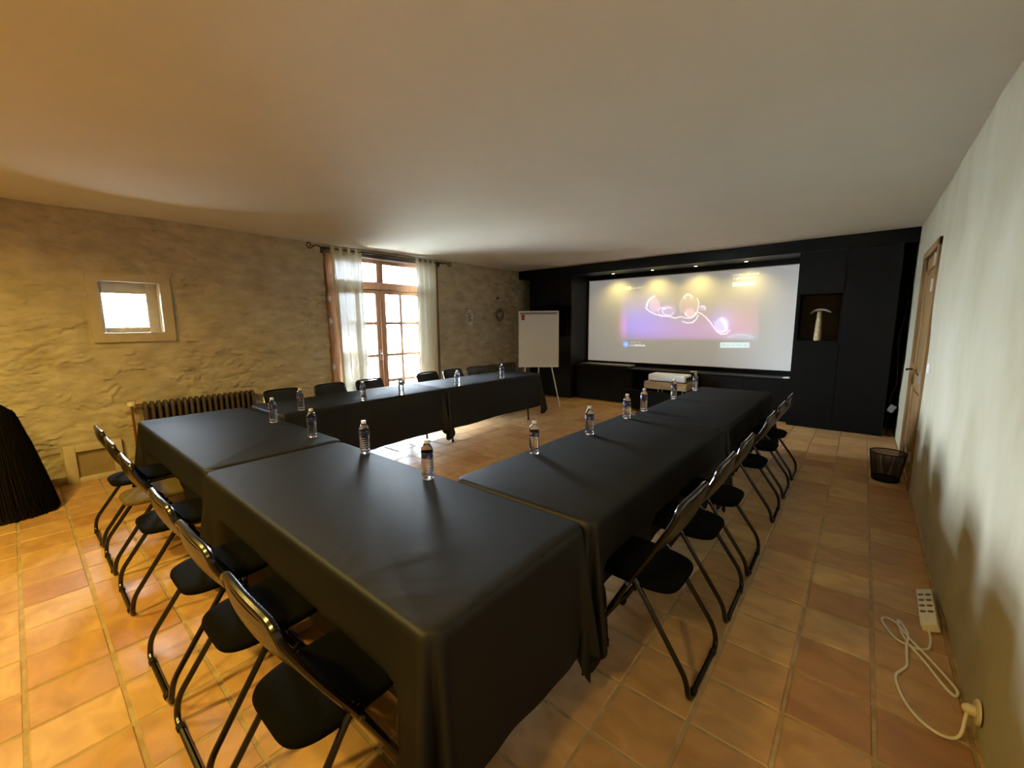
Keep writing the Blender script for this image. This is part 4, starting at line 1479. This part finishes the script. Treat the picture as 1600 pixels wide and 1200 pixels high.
MB().tube(smooth_path([(0.380, 2.835, 0.022)] + cpts, 5), 0.0056, 8).xf((Matrix.Translation(ps.location) @ Matrix.Rotation(ps.rotation_euler.z, 4, 'Z')).inverted()).build('cable', M_white, ps)
sk = thing('wall_socket', 'white round wall socket low on the plaster wall with a plug in it', 'socket', (XR - 0.004, 2.135, 0.115))
mb = MB().lathe([(0.046, 0.0), (0.045, 0.006), (0.040, 0.010), (0.022, 0.010), (0.021, 0.006), (0.002, 0.006)], 24)
mb.v = [(-p[2], p[0], p[1]) for p in mb.v]
mb.build('plate', mat('cream_plastic', (0.62, 0.54, 0.42), 0.4), sk)
mb = MB().lathe([(0.020, 0.0), (0.019, 0.022), (0.013, 0.034), (0.006, 0.038)], 18)
mb.v = [(-p[2] - 0.007, p[0], p[1]) for p in mb.v]
mb.build('plug', mat('cream_plug', (0.66, 0.58, 0.46), 0.4), sk)

# ================================================================ shaggy black bristle bundle at the left edge
br = thing('bristle_bundle', 'shaggy black bundle of long glossy bristles at the left edge', 'broom', (-5.28, -0.22, 0))
M_bris = mat('black_bristle', (0.004, 0.0033, 0.003), 0.28, spec=0.3)
core = MB()
prof = [(0.0, 0.315), (0.06, 0.31), (0.21, 0.285), (0.465, 0.24), (0.70, 0.195), (0.88, 0.15), (0.945, 0.09), (0.965, 0.03)]
V = []
nn = 28
for z, hw_ in prof:
    for k in range(nn):
        a = 2 * math.pi * k / nn
        V.append((0.55 * hw_ * math.cos(a), hw_ * 0.97 * math.sin(a), 0.02 + z * 0.98))
F = [(i * nn + k, i * nn + (k + 1) % nn, (i + 1) * nn + (k + 1) % nn, (i + 1) * nn + k) for i in range(len(prof) - 1) for k in range(nn)]
F += [tuple(range(nn - 1, -1, -1)), tuple((len(prof) - 1) * nn + k for k in range(nn))]
core.add(V, F).build('core', M_bris, br, smooth=60)
sb = MB()
for k in range(2600):
    a = random.uniform(0, 6.283)
    f = random.uniform(0.94, 1.09)
    zt0 = random.choice((random.uniform(0.80, 0.95), random.uniform(0.3, 0.9)))
    zb0 = random.uniform(0.0, 0.07)
    da = random.uniform(-0.12, 0.12)
    pts_ = []
    for q in range(4):
        z = zt0 + (zb0 - zt0) * q / 3
        hw_ = np.interp(z, [p_[0] for p_ in prof], [p_[1] for p_ in prof]) * f + 0.004
        aa = a + da * q / 3
        pts_.append((0.55 * hw_ * math.cos(aa), hw_ * 0.97 * math.sin(aa), 0.004 + z))
    sb.tube(pts_, [0.0045, 0.0035, 0.003, 0.0015], 3, cap=False)
tag(sb.build('bristles', M_bris, br, smooth=0, fix=False), kind='stuff')

# fixtures of the warm ceiling lights behind the camera
for k, (l, e) in enumerate(WARM):
    t = thing('ceiling_downlight', 'warm recessed ceiling light behind the camera, %s' % ('nearest the stone wall', 'in the middle of the room', 'nearest the plaster wall')[k], 'ceiling light', (l[0], l[1], H))
    MB().lathe([(0.085, -0.008), (0.105, -0.006), (0.11, 0.005), (0.085, 0.005)], 24, cap=False).build('ring', M_white, t)
